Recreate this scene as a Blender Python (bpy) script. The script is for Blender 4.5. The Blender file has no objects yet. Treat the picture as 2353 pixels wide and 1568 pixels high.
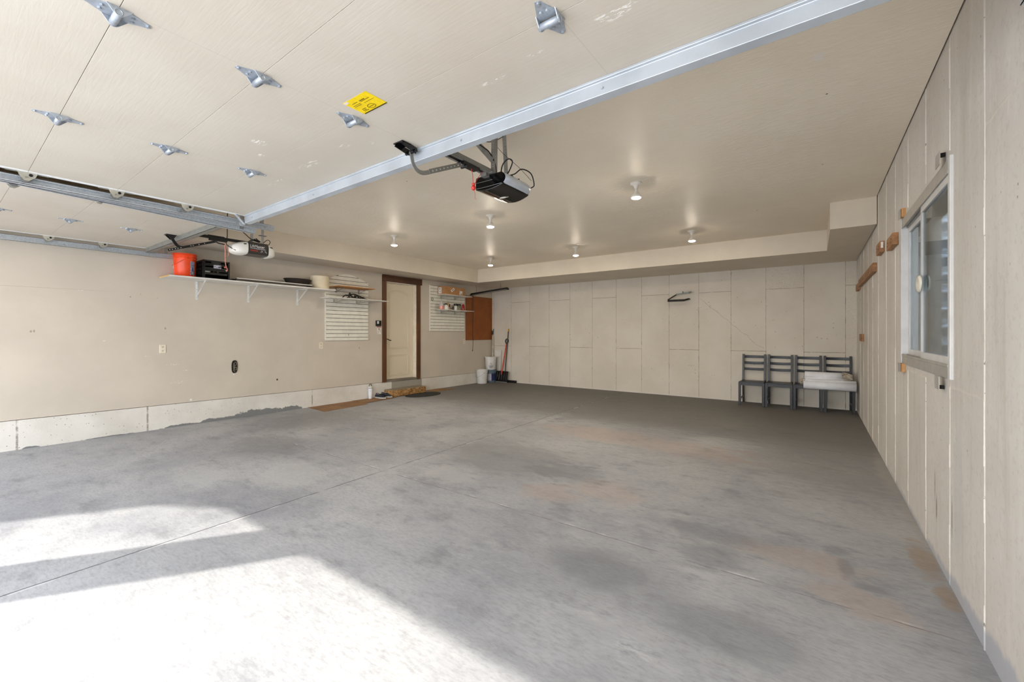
import bpy, bmesh, math, random
from mathutils import Vector, Matrix

random.seed(7)
SC = bpy.context.scene
COL = SC.collection

# ------------------------------------------------------------------ camera
H_CAM, F_PX, CY_PX, YAW = 1.30, 974.3331, 767.043, 0.6212
cam_d = bpy.data.cameras.new('camera')
cam_d.sensor_width = 36.0
cam_d.lens = F_PX / 2353.0 * 36.0
cam_d.shift_y = (CY_PX - 784.0) / 2353.0
cam_d.clip_start = 0.02
cam = bpy.data.objects.new('camera', cam_d)
COL.objects.link(cam)
cam.location = (0, 0, H_CAM)
cam.rotation_euler = (math.pi / 2, 0, YAW)
SC.camera = cam

# ------------------------------------------------------------------ light
SUN_STRENGTH, SKY_STRENGTH, BULB_STRENGTH = 2.9, 3.5, 200.0
SC.view_settings.view_transform = 'Standard'
SC.view_settings.look = 'None'
SC.view_settings.gamma = 1.0
SC.view_settings.use_curve_mapping = False
SC.view_settings.exposure = 1.36
SC.cycles.use_denoising = True
SC.cycles.max_bounces = 8
SC.cycles.diffuse_bounces = 5
SC.cycles.glossy_bounces = 4
SC.cycles.transparent_max_bounces = 12
SC.cycles.sample_clamp_indirect = 8.0
SC.cycles.caustics_reflective = False
SC.cycles.caustics_refractive = False

world = bpy.data.worlds.new('sky')
SC.world = world
world.use_nodes = True
wt = world.node_tree
wt.nodes.clear()
wo = wt.nodes.new('ShaderNodeOutputWorld')
wb = wt.nodes.new('ShaderNodeBackground')
wg = wt.nodes.new('ShaderNodeTexCoord')
ws = wt.nodes.new('ShaderNodeSeparateXYZ')
wr = wt.nodes.new('ShaderNodeValToRGB')
wr.color_ramp.elements[0].position = 0.0
wr.color_ramp.elements[0].color = (0.93, 0.93, 0.92, 1)
wr.color_ramp.elements[1].position = 0.75
wr.color_ramp.elements[1].color = (0.50, 0.60, 0.82, 1)
wt.links.new(wg.outputs['Generated'], ws.inputs[0])
wt.links.new(ws.outputs['Z'], wr.inputs[0])
wt.links.new(wr.outputs[0], wb.inputs['Color'])
wt.links.new(wb.outputs[0], wo.inputs[0])
wb.inputs['Strength'].default_value = SKY_STRENGTH

sun_d = bpy.data.lights.new('sun', 'SUN')
sun_d.energy = SUN_STRENGTH
sun_d.angle = math.radians(0.9)
sun_d.color = (1.0, 0.95, 0.88)
sun = bpy.data.objects.new('sun', sun_d)
COL.objects.link(sun)
SUN_AZ, SUN_TAN = math.radians(34.4), 0.698
sv = Vector((math.sin(SUN_AZ), math.cos(SUN_AZ), -SUN_TAN)).normalized()
sun.rotation_euler = sv.to_track_quat('-Z', 'Y').to_euler()
sun.location = (-3, -4, 6)


# ------------------------------------------------------------------ node helper
def lin(c):
    out = []
    for v in c[:3]:
        v = v / 255.0
        out.append(v / 12.92 if v <= 0.04045 else ((v + 0.055) / 1.055) ** 2.4)
    return (out[0], out[1], out[2], 1.0)


class S:
    """a scalar node socket that can be added, multiplied ..."""
    def __init__(self, t, sock):
        self.t, self.s = t, sock

    def op(self, name, *others, clamp=False):
        n = self.t.nodes.new('ShaderNodeMath')
        n.operation = name
        n.use_clamp = clamp
        self.t.links.new(self.s, n.inputs[0])
        for i, o in enumerate(others):
            if isinstance(o, S):
                self.t.links.new(o.s, n.inputs[i + 1])
            else:
                n.inputs[i + 1].default_value = o
        return S(self.t, n.outputs[0])

    def __add__(self, o): return self.op('ADD', o)
    def __radd__(self, o): return self.op('ADD', o)
    def __sub__(self, o): return self.op('SUBTRACT', o)
    def __rsub__(self, o): return (self * -1.0) + o
    def __mul__(self, o): return self.op('MULTIPLY', o)
    def __rmul__(self, o): return self.op('MULTIPLY', o)
    def __truediv__(self, o): return self.op('DIVIDE', o)
    def abs(self): return self.op('ABSOLUTE')
    def frac(self): return self.op('FRACT')
    def floor(self): return self.op('FLOOR')
    def min(self, o): return self.op('MINIMUM', o)
    def max(self, o): return self.op('MAXIMUM', o)
    def gt(self, o): return self.op('GREATER_THAN', o)
    def lt(self, o): return self.op('LESS_THAN', o)
    def sqrt(self): return self.op('SQRT')

    def smooth(self, a, b, lo=0.0, hi=1.0):
        n = self.t.nodes.new('ShaderNodeMapRange')
        n.interpolation_type = 'SMOOTHSTEP'
        self.t.links.new(self.s, n.inputs[0])
        n.inputs[1].default_value, n.inputs[2].default_value = a, b
        n.inputs[3].default_value, n.inputs[4].default_value = lo, hi
        return S(self.t, n.outputs[0])


class Mat:
    def __init__(self, name):
        self.m = bpy.data.materials.new(name)
        self.m.use_nodes = True
        self.t = self.m.node_tree
        self.b = self.t.nodes['Principled BSDF']
        self.out = self.t.nodes['Material Output']
        tc = self.t.nodes.new('ShaderNodeTexCoord')
        sp = self.t.nodes.new('ShaderNodeSeparateXYZ')
        self.t.links.new(tc.outputs['Object'], sp.inputs[0])
        self.vec = tc.outputs['Object']
        self.x, self.y, self.z = [S(self.t, sp.outputs[i]) for i in range(3)]

    def noise(self, scale, detail=3.0, rough=0.55, stretch=(1, 1, 1), dist=0.0, off=0.0):
        n = self.t.nodes.new('ShaderNodeTexNoise')
        n.inputs['Scale'].default_value = scale
        n.inputs['Detail'].default_value = detail
        n.inputs['Roughness'].default_value = rough
        n.inputs['Distortion'].default_value = dist
        mp = self.t.nodes.new('ShaderNodeMapping')
        mp.inputs['Scale'].default_value = stretch
        mp.inputs['Location'].default_value = (off, off * 1.7, off * 0.6)
        self.t.links.new(self.vec, mp.inputs['Vector'])
        self.t.links.new(mp.outputs[0], n.inputs['Vector'])
        return S(self.t, n.outputs[0])

    def voro(self, scale, stretch=(1, 1, 1)):
        n = self.t.nodes.new('ShaderNodeTexVoronoi')
        n.inputs['Scale'].default_value = scale
        mp = self.t.nodes.new('ShaderNodeMapping')
        mp.inputs['Scale'].default_value = stretch
        self.t.links.new(self.vec, mp.inputs['Vector'])
        self.t.links.new(mp.outputs[0], n.inputs['Vector'])
        return S(self.t, n.outputs['Distance'])

    def mix(self, fac, a, b):
        n = self.t.nodes.new('ShaderNodeMix')
        n.data_type = 'RGBA'
        for s, v in ((n.inputs[6], a), (n.inputs[7], b)):
            if isinstance(v, tuple):
                s.default_value = lin(v)
            else:
                self.t.links.new(v, s)
        if isinstance(fac, S):
            self.t.links.new(fac.s, n.inputs[0])
        else:
            n.inputs[0].default_value = fac
        return n.outputs[2]

    def color(self, c):
        if isinstance(c, tuple):
            self.b.inputs['Base Color'].default_value = lin(c)
        else:
            self.t.links.new(c, self.b.inputs['Base Color'])

    def rough(self, r):
        if isinstance(r, S):
            self.t.links.new(r.s, self.b.inputs['Roughness'])
        else:
            self.b.inputs['Roughness'].default_value = r

    def metal(self, v): self.b.inputs['Metallic'].default_value = v

    def spec(self, v): self.b.inputs['Specular IOR Level'].default_value = v

    def bump(self, h, strength=0.3, dist=0.01):
        n = self.t.nodes.new('ShaderNodeBump')
        n.inputs['Strength'].default_value = strength
        n.inputs['Distance'].default_value = dist
        self.t.links.new(h.s, n.inputs['Height'])
        self.t.links.new(n.outputs[0], self.b.inputs['Normal'])

    def blobs(self, u, v, items, wob):
        """soft-edged blots at (u, v): list of (u0, v0, ru, rv); wob = noise that frays the edge"""
        tot = None
        for (a, c, ra, rc) in items:
            du = (u - a) / ra
            dv = (v - c) / rc
            d = (du * du + dv * dv).sqrt() + wob
            m = d.smooth(1.0, 0.45)
            tot = m if tot is None else tot.max(m)
        return tot


def shade(c, k):
    return tuple(max(0, min(255, v * k)) for v in c)


def simple(name, c, rough=0.5, metal=0.0, var=0.10, scale=9.0, bump=0.0, bscale=80.0, spec=0.5, stretch=(1, 1, 1)):
    m = Mat(name)
    n = m.noise(scale, 4.0, stretch=stretch)
    m.color(m.mix(n.smooth(0.3, 0.7), shade(c, 1 - var), shade(c, 1 + var * 0.6)))
    m.rough(rough)
    m.metal(metal)
    m.spec(spec)
    if bump:
        m.bump(m.noise(bscale, 3.0, stretch=stretch), bump, 0.004)
    return m.m


# ------------------------------------------------------------------ mesh helper
def smooth_path(pts, n=8):
    P = [Vector(p) for p in pts]
    if len(P) < 3:
        return P
    out = []
    for i in range(len(P) - 1):
        p0, p1, p2, p3 = P[max(i - 1, 0)], P[i], P[i + 1], P[min(i + 2, len(P) - 1)]
        for k in range(n):
            t = k / n
            out.append(0.5 * ((2 * p1) + (p2 - p0) * t + (2 * p0 - 5 * p1 + 4 * p2 - p3) * t * t
                              + (3 * p1 - p0 - 3 * p2 + p3) * t ** 3))
    out.append(P[-1])
    return out


class MB:
    def ribbon(self, pts, w, t):
        """flat strip of width w that follows pts within the plane x = const, t thick along x"""
        P = smooth_path(pts, 5)
        L, R = [], []
        for i, p in enumerate(P):
            d = (P[min(i + 1, len(P) - 1)] - P[max(i - 1, 0)]).normalized()
            n = Vector((0, -d.z, d.y)) * (w / 2)
            L.append(p + n); R.append(p - n)
        xs = (-t / 2, t / 2)
        V = [[[self.bm.verts.new(q[i] + Vector((x, 0, 0))) for q in (L, R)] for x in xs] for i in range(len(P))]
        for a, b in zip(V, V[1:]):
            self.face([a[0][0], b[0][0], b[0][1], a[0][1]]); self.face([a[1][1], b[1][1], b[1][0], a[1][0]])
            self.face([a[0][0], a[1][0], b[1][0], b[0][0]]); self.face([a[0][1], b[0][1], b[1][1], a[1][1]])
        for e in (V[0], V[-1]):
            self.face([e[0][0], e[0][1], e[1][1], e[1][0]])
        return self

    def __init__(self):
        self.bm = bmesh.new()

    def face(self, vs):
        try:
            return self.bm.faces.new(vs)
        except ValueError:
            return None

    def hexa(self, c):
        v = [self.bm.verts.new(p) for p in c]
        for f in ((3, 2, 1, 0), (4, 5, 6, 7), (0, 1, 5, 4), (1, 2, 6, 5), (2, 3, 7, 6), (3, 0, 4, 7)):
            self.face([v[i] for i in f])
        return self

    def box(self, a, b):
        x0, x1 = sorted((a[0], b[0])); y0, y1 = sorted((a[1], b[1])); z0, z1 = sorted((a[2], b[2]))
        return self.hexa([(x0, y0, z0), (x1, y0, z0), (x1, y1, z0), (x0, y1, z0),
                          (x0, y0, z1), (x1, y0, z1), (x1, y1, z1), (x0, y1, z1)])

    def bar(self, p0, p1, w, t, side=None):
        """a bar of w x t from p0 to p1; side = direction of w"""
        p0, p1 = Vector(p0), Vector(p1)
        d = (p1 - p0).normalized()
        s = Vector(side) if side else (Vector((0, 0, 1)) if abs(d.z) < 0.9 else Vector((1, 0, 0)))
        s = (s - d * s.dot(d)).normalized()
        u = d.cross(s)
        s, u = s * (w / 2), u * (t / 2)
        return self.hexa([p0 - s - u, p0 + s - u, p0 + s + u, p0 - s + u,
                          p1 - s - u, p1 + s - u, p1 + s + u, p1 - s + u])

    def prism(self, pts, vec):
        """polygon (list of 3D points) pushed along vec"""
        vec = Vector(vec)
        a = [self.bm.verts.new(p) for p in pts]
        b = [self.bm.verts.new(Vector(p) + vec) for p in pts]
        self.face(a[::-1]); self.face(b)
        n = len(a)
        for i in range(n):
            self.face([a[i], a[(i + 1) % n], b[(i + 1) % n], b[i]])
        return self

    def cyl(self, p0, p1, r0, r1=None, seg=20, caps=True):
        r1 = r0 if r1 is None else r1
        p0, p1 = Vector(p0), Vector(p1)
        d = (p1 - p0).normalized()
        s = Vector((1, 0, 0)) if abs(d.x) < 0.9 else Vector((0, 1, 0))
        s = (s - d * s.dot(d)).normalized()
        u = d.cross(s)
        A, B = [], []
        for i in range(seg):
            a = 2 * math.pi * i / seg
            o = s * math.cos(a) + u * math.sin(a)
            A.append(self.bm.verts.new(p0 + o * r0)); B.append(self.bm.verts.new(p1 + o * r1))
        for i in range(seg):
            self.face([A[i], A[(i + 1) % seg], B[(i + 1) % seg], B[i]])
        if caps:
            self.face(A[::-1]); self.face(B)
        return self

    def lathe(self, prof, c=(0, 0, 0), seg=28, sx=1.0, sy=1.0):
        """profile [(r, z)...] turned about the vertical through c"""
        rings = []
        for r, z in prof:
            if r < 1e-6:
                rings.append([self.bm.verts.new((c[0], c[1], c[2] + z))])
            else:
                rings.append([self.bm.verts.new((c[0] + sx * r * math.cos(2 * math.pi * i / seg),
                                                 c[1] + sy * r * math.sin(2 * math.pi * i / seg), c[2] + z)) for i in range(seg)])
        for a, b in zip(rings, rings[1:]):
            for i in range(seg):
                j = (i + 1) % seg
                if len(a) == 1 and len(b) == 1:
                    continue
                if len(a) == 1:
                    self.face([a[0], b[j], b[i]])
                elif len(b) == 1:
                    self.face([a[i], a[j], b[0]])
                else:
                    self.face([a[i], a[j], b[j], b[i]])
        return self

    def tube(self, pts, r, seg=8, smooth=True, closed=False):
        P = smooth_path(pts) if smooth else [Vector(p) for p in pts]
        rings = []
        prev = None
        for i, p in enumerate(P):
            d = (P[min(i + 1, len(P) - 1)] - P[max(i - 1, 0)])
            d = d.normalized() if d.length > 1e-9 else Vector((0, 0, 1))
            if prev is None:
                s = Vector((0, 0, 1)) if abs(d.z) < 0.9 else Vector((1, 0, 0))
            else:
                s = prev
            s = s - d * s.dot(d)
            s = s.normalized() if s.length > 1e-6 else d.orthogonal().normalized()
            prev = s
            u = d.cross(s)
            rr = r[i] if isinstance(r, (list, tuple)) else r
            rings.append([self.bm.verts.new(p + (s * math.cos(2 * math.pi * k / seg) + u * math.sin(2 * math.pi * k / seg)) * rr)
                          for k in range(seg)])
        for a, b in zip(rings, rings[1:]):
            for k in range(seg):
                self.face([a[k], a[(k + 1) % seg], b[(k + 1) % seg], b[k]])
        self.face(rings[0][::-1]); self.face(rings[-1])
        return self

    def grid(self, fn, nu, nv, closed_u=False):
        V = [[self.bm.verts.new(fn(i / nu, j / nv)) for j in range(nv + 1)] for i in range(nu + (0 if closed_u else 1))]
        for i in range(nu):
            a, b = V[i], V[(i + 1) % len(V)]
            for j in range(nv):
                self.face([a[j], b[j], b[j + 1], a[j + 1]])
        return self

    def build(self, name, mat, parent=None, smooth=False, bevel=0.0, angle=40, solid=0.0, subsurf=0):
        off = Vector((0, 0, 0))
        p = parent
        while p is not None:
            off += p.location
            p = p.parent
        if bevel:
            bmesh.ops.remove_doubles(self.bm, verts=self.bm.verts, dist=1e-6)
        bmesh.ops.translate(self.bm, verts=self.bm.verts, vec=-off)
        bmesh.ops.recalc_face_normals(self.bm, faces=self.bm.faces)
        me = bpy.data.meshes.new(name)
        self.bm.to_mesh(me)
        self.bm.free()
        for m in (mat if isinstance(mat, (list, tuple)) else [mat]):
            me.materials.append(m)
        o = bpy.data.objects.new(name, me)
        COL.objects.link(o)
        if parent is not None:
            o.parent = parent
        if smooth:
            for f in me.polygons:
                f.use_smooth = True
            me.set_sharp_from_angle(angle=math.radians(angle))
        if solid:
            md = o.modifiers.new('solid', 'SOLIDIFY'); md.thickness = solid; md.offset = 0
        if bevel:
            md = o.modifiers.new('bevel', 'BEVEL'); md.width = bevel; md.segments = 2
            md.limit_method = 'ANGLE'; md.angle_limit = math.radians(35)
        if subsurf:
            md = o.modifiers.new('sub', 'SUBSURF'); md.levels = subsurf; md.render_levels = subsurf
        return o


def pieces(mb, name, mat, parent=None, smooth=False, bevel=0.0):
    """build every loose piece of mb as a part of its own"""
    bm = mb.bm
    bm.verts.ensure_lookup_table()
    seen, out = set(), []
    for v0 in bm.verts:
        if v0 in seen:
            continue
        stack, comp = [v0], []
        seen.add(v0)
        while stack:
            v = stack.pop()
            comp.append(v)
            for e in v.link_edges:
                w = e.other_vert(v)
                if w not in seen:
                    seen.add(w)
                    stack.append(w)
        q = MB()
        mp = {v: q.bm.verts.new(v.co) for v in comp}
        fs = {f for v in comp for f in v.link_faces}
        for f in fs:
            q.face([mp[v] for v in f.verts])
        out.append(q.build(name, mat, parent, smooth=smooth, bevel=bevel))
    bm.free()
    return out


def box(name, a, b, mat, parent=None, bevel=0.0):
    return MB().box(a, b).build(name, mat, parent, bevel=bevel)


def tag(o, label, cat, group=None):
    o['label'] = label
    o['category'] = cat
    if group:
        o['group'] = group
    return o


def thing(name, label, cat, loc, group=None):
    o = bpy.data.objects.new(name, None)
    COL.objects.link(o)
    o.empty_display_size = 0.05
    o.location = loc
    return tag(o, label, cat, group)


def struct(o):
    o['kind'] = 'structure'
    return o


def dup(root, loc, rotz=None, label=None):
    r = root.copy()
    COL.objects.link(r)
    r.location = loc
    if rotz is not None:
        r.rotation_euler = (0, 0, rotz)
    if label:
        r['label'] = label

    def rec(src, dst):
        for ch in list(src.children):
            c = ch.copy()
            COL.objects.link(c)
            c.parent = dst
            rec(ch, c)
    rec(root, r)
    return r


def text_part(name, body, size, mat, parent, origin, xdir, ydir, align='LEFT', extrude=0.0004, sx=1.0):
    cu = bpy.data.curves.new(name, 'FONT')
    cu.body = body
    cu.size = size
    cu.extrude = extrude
    cu.align_x = align
    cu.materials.append(mat)
    o = bpy.data.objects.new(name, cu)
    COL.objects.link(o)
    x, y = Vector(xdir).normalized(), Vector(ydir).normalized()
    z = x.cross(y)
    M = Matrix(((x.x * sx, y.x, z.x), (x.y * sx, y.y, z.y), (x.z * sx, y.z, z.z))).to_4x4()
    off = Vector((0, 0, 0))
    p = parent
    while p is not None:
        off += p.location
        p = p.parent
    M.translation = Vector(origin) - off
    me = bpy.data.meshes.new_from_object(o)
    me.name = name
    bpy.data.objects.remove(o)
    o = bpy.data.objects.new(name, me)
    COL.objects.link(o)
    o.parent = parent
    o.matrix_local = M
    return o


# ------------------------------------------------------------------ room numbers (metres; camera stands at x=0, y=0)
XL, XR, YB, YF, ZC, ZS = -7.2455, 0.5655, 9.182, -1.24, 2.8403, 2.528
XS, YS, YBX, XBX = -6.6085, 7.8177, 6.2431, 0.1385


# ------------------------------------------------------------------ materials of the room
def m_floor():
    m = Mat('concrete_slab')
    big = m.noise(0.75, 7.0, 0.62, dist=0.4)
    mid = m.noise(3.2, 8.0, 0.68, stretch=(0.75, 1.5, 1))
    mid2 = m.noise(2.1, 6.0, 0.7, stretch=(0.8, 1.3, 1), off=11.0)
    fine = m.noise(42.0, 4.0, 0.7, stretch=(0.5, 1.6, 1))
    c = m.mix(big.smooth(0.34, 0.66), (152, 153, 156), (180, 180, 179))
    c = m.mix(mid.smooth(0.50, 0.74) * 0.55, c, (112, 113, 116))
    c = m.mix(mid2.smooth(0.52, 0.75) * 0.5, c, (180, 180, 177))
    mot = m.noise(9.0, 7.0, 0.72, stretch=(0.7, 1.4, 1), off=7.0)
    c = m.mix(mot.smooth(0.50, 0.70) * 0.28, c, (116, 116, 118))
    c = m.mix(mot.smooth(0.46, 0.30) * 0.26, c, (192, 192, 190))
    c = m.mix(fine.smooth(0.40, 0.72) * 0.35, c, (116, 115, 113))
    wob = (mid - 0.5) * 1.6 + (mot - 0.5) * 1.8 + (fine - 0.5) * 0.6
    x, y = m.x, m.y
    # slabs darker towards the back, with broad darker patches
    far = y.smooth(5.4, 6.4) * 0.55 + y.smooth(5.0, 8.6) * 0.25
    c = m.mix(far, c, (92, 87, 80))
    c = m.mix(m.blobs(x, y, [(0.05, 5.4, 1.0, 1.5), (-6.2, 3.6, 0.9, 1.2), (-5.2, 2.4, 0.8, 0.45), (-2.6, 3.6, 1.0, 0.7)], wob) * 0.4, c, (108, 107, 105))
    # rusty and sandy blots
    c = m.mix(m.blobs(x, y, [(-1.42, 3.3, 0.42, 0.30), (-1.75, 3.0, 0.30, 0.24), (-0.05, 2.95, 0.42, 0.20), (0.15, 2.65, 0.3, 0.18), (-2.2, 5.1, 1.1, 0.5), (-1.2, 5.0, 0.9, 0.4)], wob) * 0.38, c, (176, 154, 138))
    c = m.mix(m.blobs(x, y, [(0.50, 3.35, 0.07, 0.32), (0.53, 2.95, 0.05, 0.16)], wob * 1.3) * 0.5, c, (150, 122, 86))
    c = m.mix(m.blobs(x, y, [(-3.95, 2.0, 0.50, 0.42), (-2.75, 2.9, 0.4, 0.3), (-4.6, 1.5, 0.5, 0.25)], wob * 0.6) * 0.45, c, (188, 188, 184))
    # bluish black oil marks
    c = m.mix(m.blobs(x, y, [(0.14, 2.98, 0.05, 0.16), (0.23, 2.82, 0.10, 0.05), (0.10, 3.2, 0.09, 0.10), (-0.55, 3.0, 0.35, 0.16), (-0.5, 2.7, 0.25, 0.2), (-1.0, 2.2, 0.4, 0.25), (-0.3, 2.05, 0.4, 0.22), (-1.9, 3.55, 0.5, 0.35)], wob * 0.9) * 0.38, c, (96, 98, 104))
    # pale efflorescence
    ef = m.blobs(x, y, [(-1.22, 2.55, 0.40, 0.16), (-0.9, 2.85, 0.22, 0.10), (-1.75, 2.02, 0.6, 0.12), (-0.75, 3.15, 0.3, 0.12), (-0.7, 1.75, 0.3, 0.2), (-3.3, 5.7, 0.12, 0.7), (-3.34, 2.6, 0.3, 0.14), (-0.35, 2.45, 0.4, 0.06)], wob * 1.3)
    c = m.mix(ef * mid.smooth(0.40, 0.62) * fine.smooth(0.35, 0.65) * 0.6, c, (206, 206, 204))
    # worn light edge along the right wall
    c = m.mix(m.blobs(x, y, [(0.56, 5.3, 0.12, 1.0), (0.58, 4.0, 0.08, 0.7)], wob * 0.6) * 0.5, c, (170, 164, 154))
    # saw-cut and tooled joints
    jx = (x + y * 0.0235 + 3.27) + (mid - 0.5) * 0.012
    j1 = jx.abs().smooth(0.0085, 0.003)
    jy1 = ((y - 2.56) + (mid - 0.5) * 0.03).abs().smooth(0.007, 0.002)
    jy2 = ((y - 5.87) + (mid - 0.5) * 0.03).abs().smooth(0.009, 0.003)
    breakup = m.noise(5.0, 5.0, 0.6, off=4.0)
    lines = (j1 * breakup.smooth(0.28, 0.5)).max(jy1 * breakup.smooth(0.40, 0.6) * 0.6).max(jy2 * breakup.smooth(0.3, 0.6) * 0.7)
    c = m.mix(lines * 0.85, c, (74, 72, 70))
    chalk = (jx - 0.012).abs().smooth(0.012, 0.003) * breakup.smooth(0.5, 0.62)
    chalk = chalk.max(((y - 2.575) + (mid - 0.5) * 0.03).abs().smooth(0.012, 0.003) * breakup.smooth(0.52, 0.66))
    c = m.mix(chalk * 0.7, c, (212, 212, 210))
    m.color(c)
    m.rough(big.smooth(0.3, 0.7, 0.55, 0.72))
    m.spec(0.3)
    m.bump(fine * 0.3 + mid * 0.5 - lines * 0.8, 0.22, 0.004)
    return m.m


def m_drywall(name, base, scuff=False):
    m = Mat(name)
    n = m.noise(1.4, 5.0, 0.6)
    f = m.noise(55.0, 3.0, 0.6)
    c = m.mix(n.smooth(0.3, 0.7), shade(base, 0.975), shade(base, 1.02))
    if scuff:
        wob = (m.noise(30.0, 3.0) - 0.5) * 1.2
        u, v = m.y, m.z
        c = m.mix(m.blobs(u, v, [(0.735, 1.325, 0.012, 0.018), (0.76, 1.33, 0.01, 0.022), (1.596, 1.779, 0.011, 0.011), (1.877, 1.78, 0.007, 0.007),
                                 (1.96, 1.373, 0.012, 0.02), (1.70, 1.82, 0.008, 0.006), (0.45, 0.95, 0.012, 0.02), (5.0, 1.02, 0.012, 0.03)], wob * 0.5) * 0.6, c, (120, 96, 84))
        c = m.mix(m.blobs(u, v, [(3.446, 0.539, 0.020, 0.020)], wob * 0.3), c, (46, 40, 36))
        c = m.mix(m.blobs(u, v, [(2.80, 0.676, 0.014, 0.014), (1.131, 1.825, 0.05, 0.006), (1.35, 1.21, 0.03, 0.006), (2.05, 0.87, 0.10, 0.012),
                                 (2.1, 0.62, 0.10, 0.02), (1.75, 1.0, 0.03, 0.01), (2.2, 0.78, 0.05, 0.01)], wob * 1.5) * m.noise(70.0, 3.0, off=2.0).smooth(0.5, 0.62) * 0.8, c, (226, 222, 216))
        c = m.mix(m.blobs(u, v, [(2.80, 0.676, 0.012, 0.012), (2.254, 0.355, 0.018, 0.022)], wob * 0.8) * 0.9, c, (232, 229, 224))
        seam = (v - 1.83 + (n - 0.5) * 0.04).abs().smooth(0.004, 0.001) * u.smooth(1.7, 1.0)
        c = m.mix(seam * 0.35, c, (130, 118, 100))
    m.color(c)
    m.rough(0.62 if scuff else 0.5)
    m.spec(0.35)
    m.bump(f * 0.5 + n * 0.3, 0.10, 0.003)
    return m.m


def m_ceiling():
    m = Mat('ceiling_paint')
    n = m.noise(1.3, 4.0, 0.6)
    tr = m.noise(18.0, 5.0, 0.62, stretch=(0.45, 1.6, 1), dist=1.2)
    c = m.mix(n.smooth(0.3, 0.7), (238, 227, 207), (243, 233, 214))
    c = m.mix(tr.smooth(0.58, 0.70) * 0.25, c, (248, 241, 228))
    spots = m.blobs(m.x, m.y, [(0.059, 3.391, 0.010, 0.012), (0.052, 4.78, 0.012, 0.012), (-0.592, 6.095, 0.012, 0.012), (-3.359, 2.867, 0.012, 0.012)], tr * 0.3)
    c = m.mix(spots, c, (90, 78, 62))
    c = m.mix(m.blobs(m.x, m.y, [(0.012, 2.905, 0.035, 0.05)], (tr - 0.5) * 3.0) * 0.7, c, (236, 232, 226))
    m.color(c)
    m.rough(0.46)
    m.spec(0.16)
    m.bump(tr.smooth(0.40, 0.72), 0.30, 0.004)
    return m.m


def m_concrete_back():
    m = Mat('painted_formwork_concrete_back')
    x, z = m.x, m.z
    n = m.noise(1.1, 5.0, 0.6)
    mid = m.noise(7.0, 5.0, 0.65)
    fine = m.noise(38.0, 3.0, 0.6)
    c = m.mix(n.smooth(0.32, 0.68), (204, 195, 180), (214, 206, 192))
    u = (x - 0.416 + (mid - 0.5) * 0.010) / 0.5842
    k = u.floor()
    fr = u.frac()
    d = (fr - 0.5).abs() * -1.0 + 0.5
    vl = d.smooth(0.009, 0.002)
    par = (k * 0.5).frac().gt(0.25)
    h1 = (z - 2.124 + (mid - 0.5) * 0.02).abs().smooth(0.007, 0.002) * (1.0 - par)
    h2 = (z - 0.970 + (mid - 0.5) * 0.03).abs().smooth(0.008, 0.002) * par
    breakup = m.noise(9.0, 4.0, 0.7, off=3.0)
    pits = m.voro(11.0).smooth(0.13, 0.05) * m.noise(3.0, 2.0, off=8.0).smooth(0.52, 0.62)
    pit2 = m.voro(46.0).smooth(0.20, 0.10) * breakup.smooth(0.58, 0.66)
    ln = (vl * breakup.smooth(0.25, 0.5)).max(h1.max(h2) * breakup.smooth(0.28, 0.5))
    c = m.mix(ln * 0.7, c, (118, 104, 88))
    c = m.mix(vl * pit2.max(breakup.smooth(0.55, 0.62)) * 0.8, c, (70, 60, 50))
    c = m.mix((pits * 0.8).max(pit2 * 0.5) * 0.7, c, (84, 72, 60))
    # rough block near the top right
    rb = x.gt(-0.757) * x.lt(-0.172) * z.gt(2.124)
    grit = m.noise(70.0, 4.0, 0.75)
    c = m.mix(rb * grit.smooth(0.52, 0.70) * 0.45, c, (96, 84, 72))
    c = m.mix(x.gt(0.416) * z.gt(0.97) * grit.smooth(0.5, 0.72) * 0.35, c, (110, 98, 86))
    # diagonal hairline crack between the hook and the chairs
    cr = (z - 1.98 + (x + 1.86) * 0.905 + (mid - 0.5) * 0.16).abs().smooth(0.006, 0.002) * x.gt(-1.9) * x.lt(-0.78)
    c = m.mix(cr * 0.55, c, (120, 106, 90))
    # cement lip along the floor
    lip = (z + (mid - 0.5) * 0.05).smooth(0.035, 0.012)
    c = m.mix(lip * 0.7, c, (214, 208, 198))
    m.color(c)
    m.rough(0.7)
    m.spec(0.3)
    m.bump(fine * 0.25 + mid * 0.35 - ln * 0.8 - pits * 0.6 - rb * grit * 0.5 + par * 0.4, 0.28, 0.006)
    return m.m


RIGHT_SEAMS = [0.20, 0.79, 1.37, 1.957, 2.546, 3.10, 3.683, 4.314, 4.93, 5.512, 6.145, 6.71, 7.283, 7.901, 8.483, 8.95]


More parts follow.
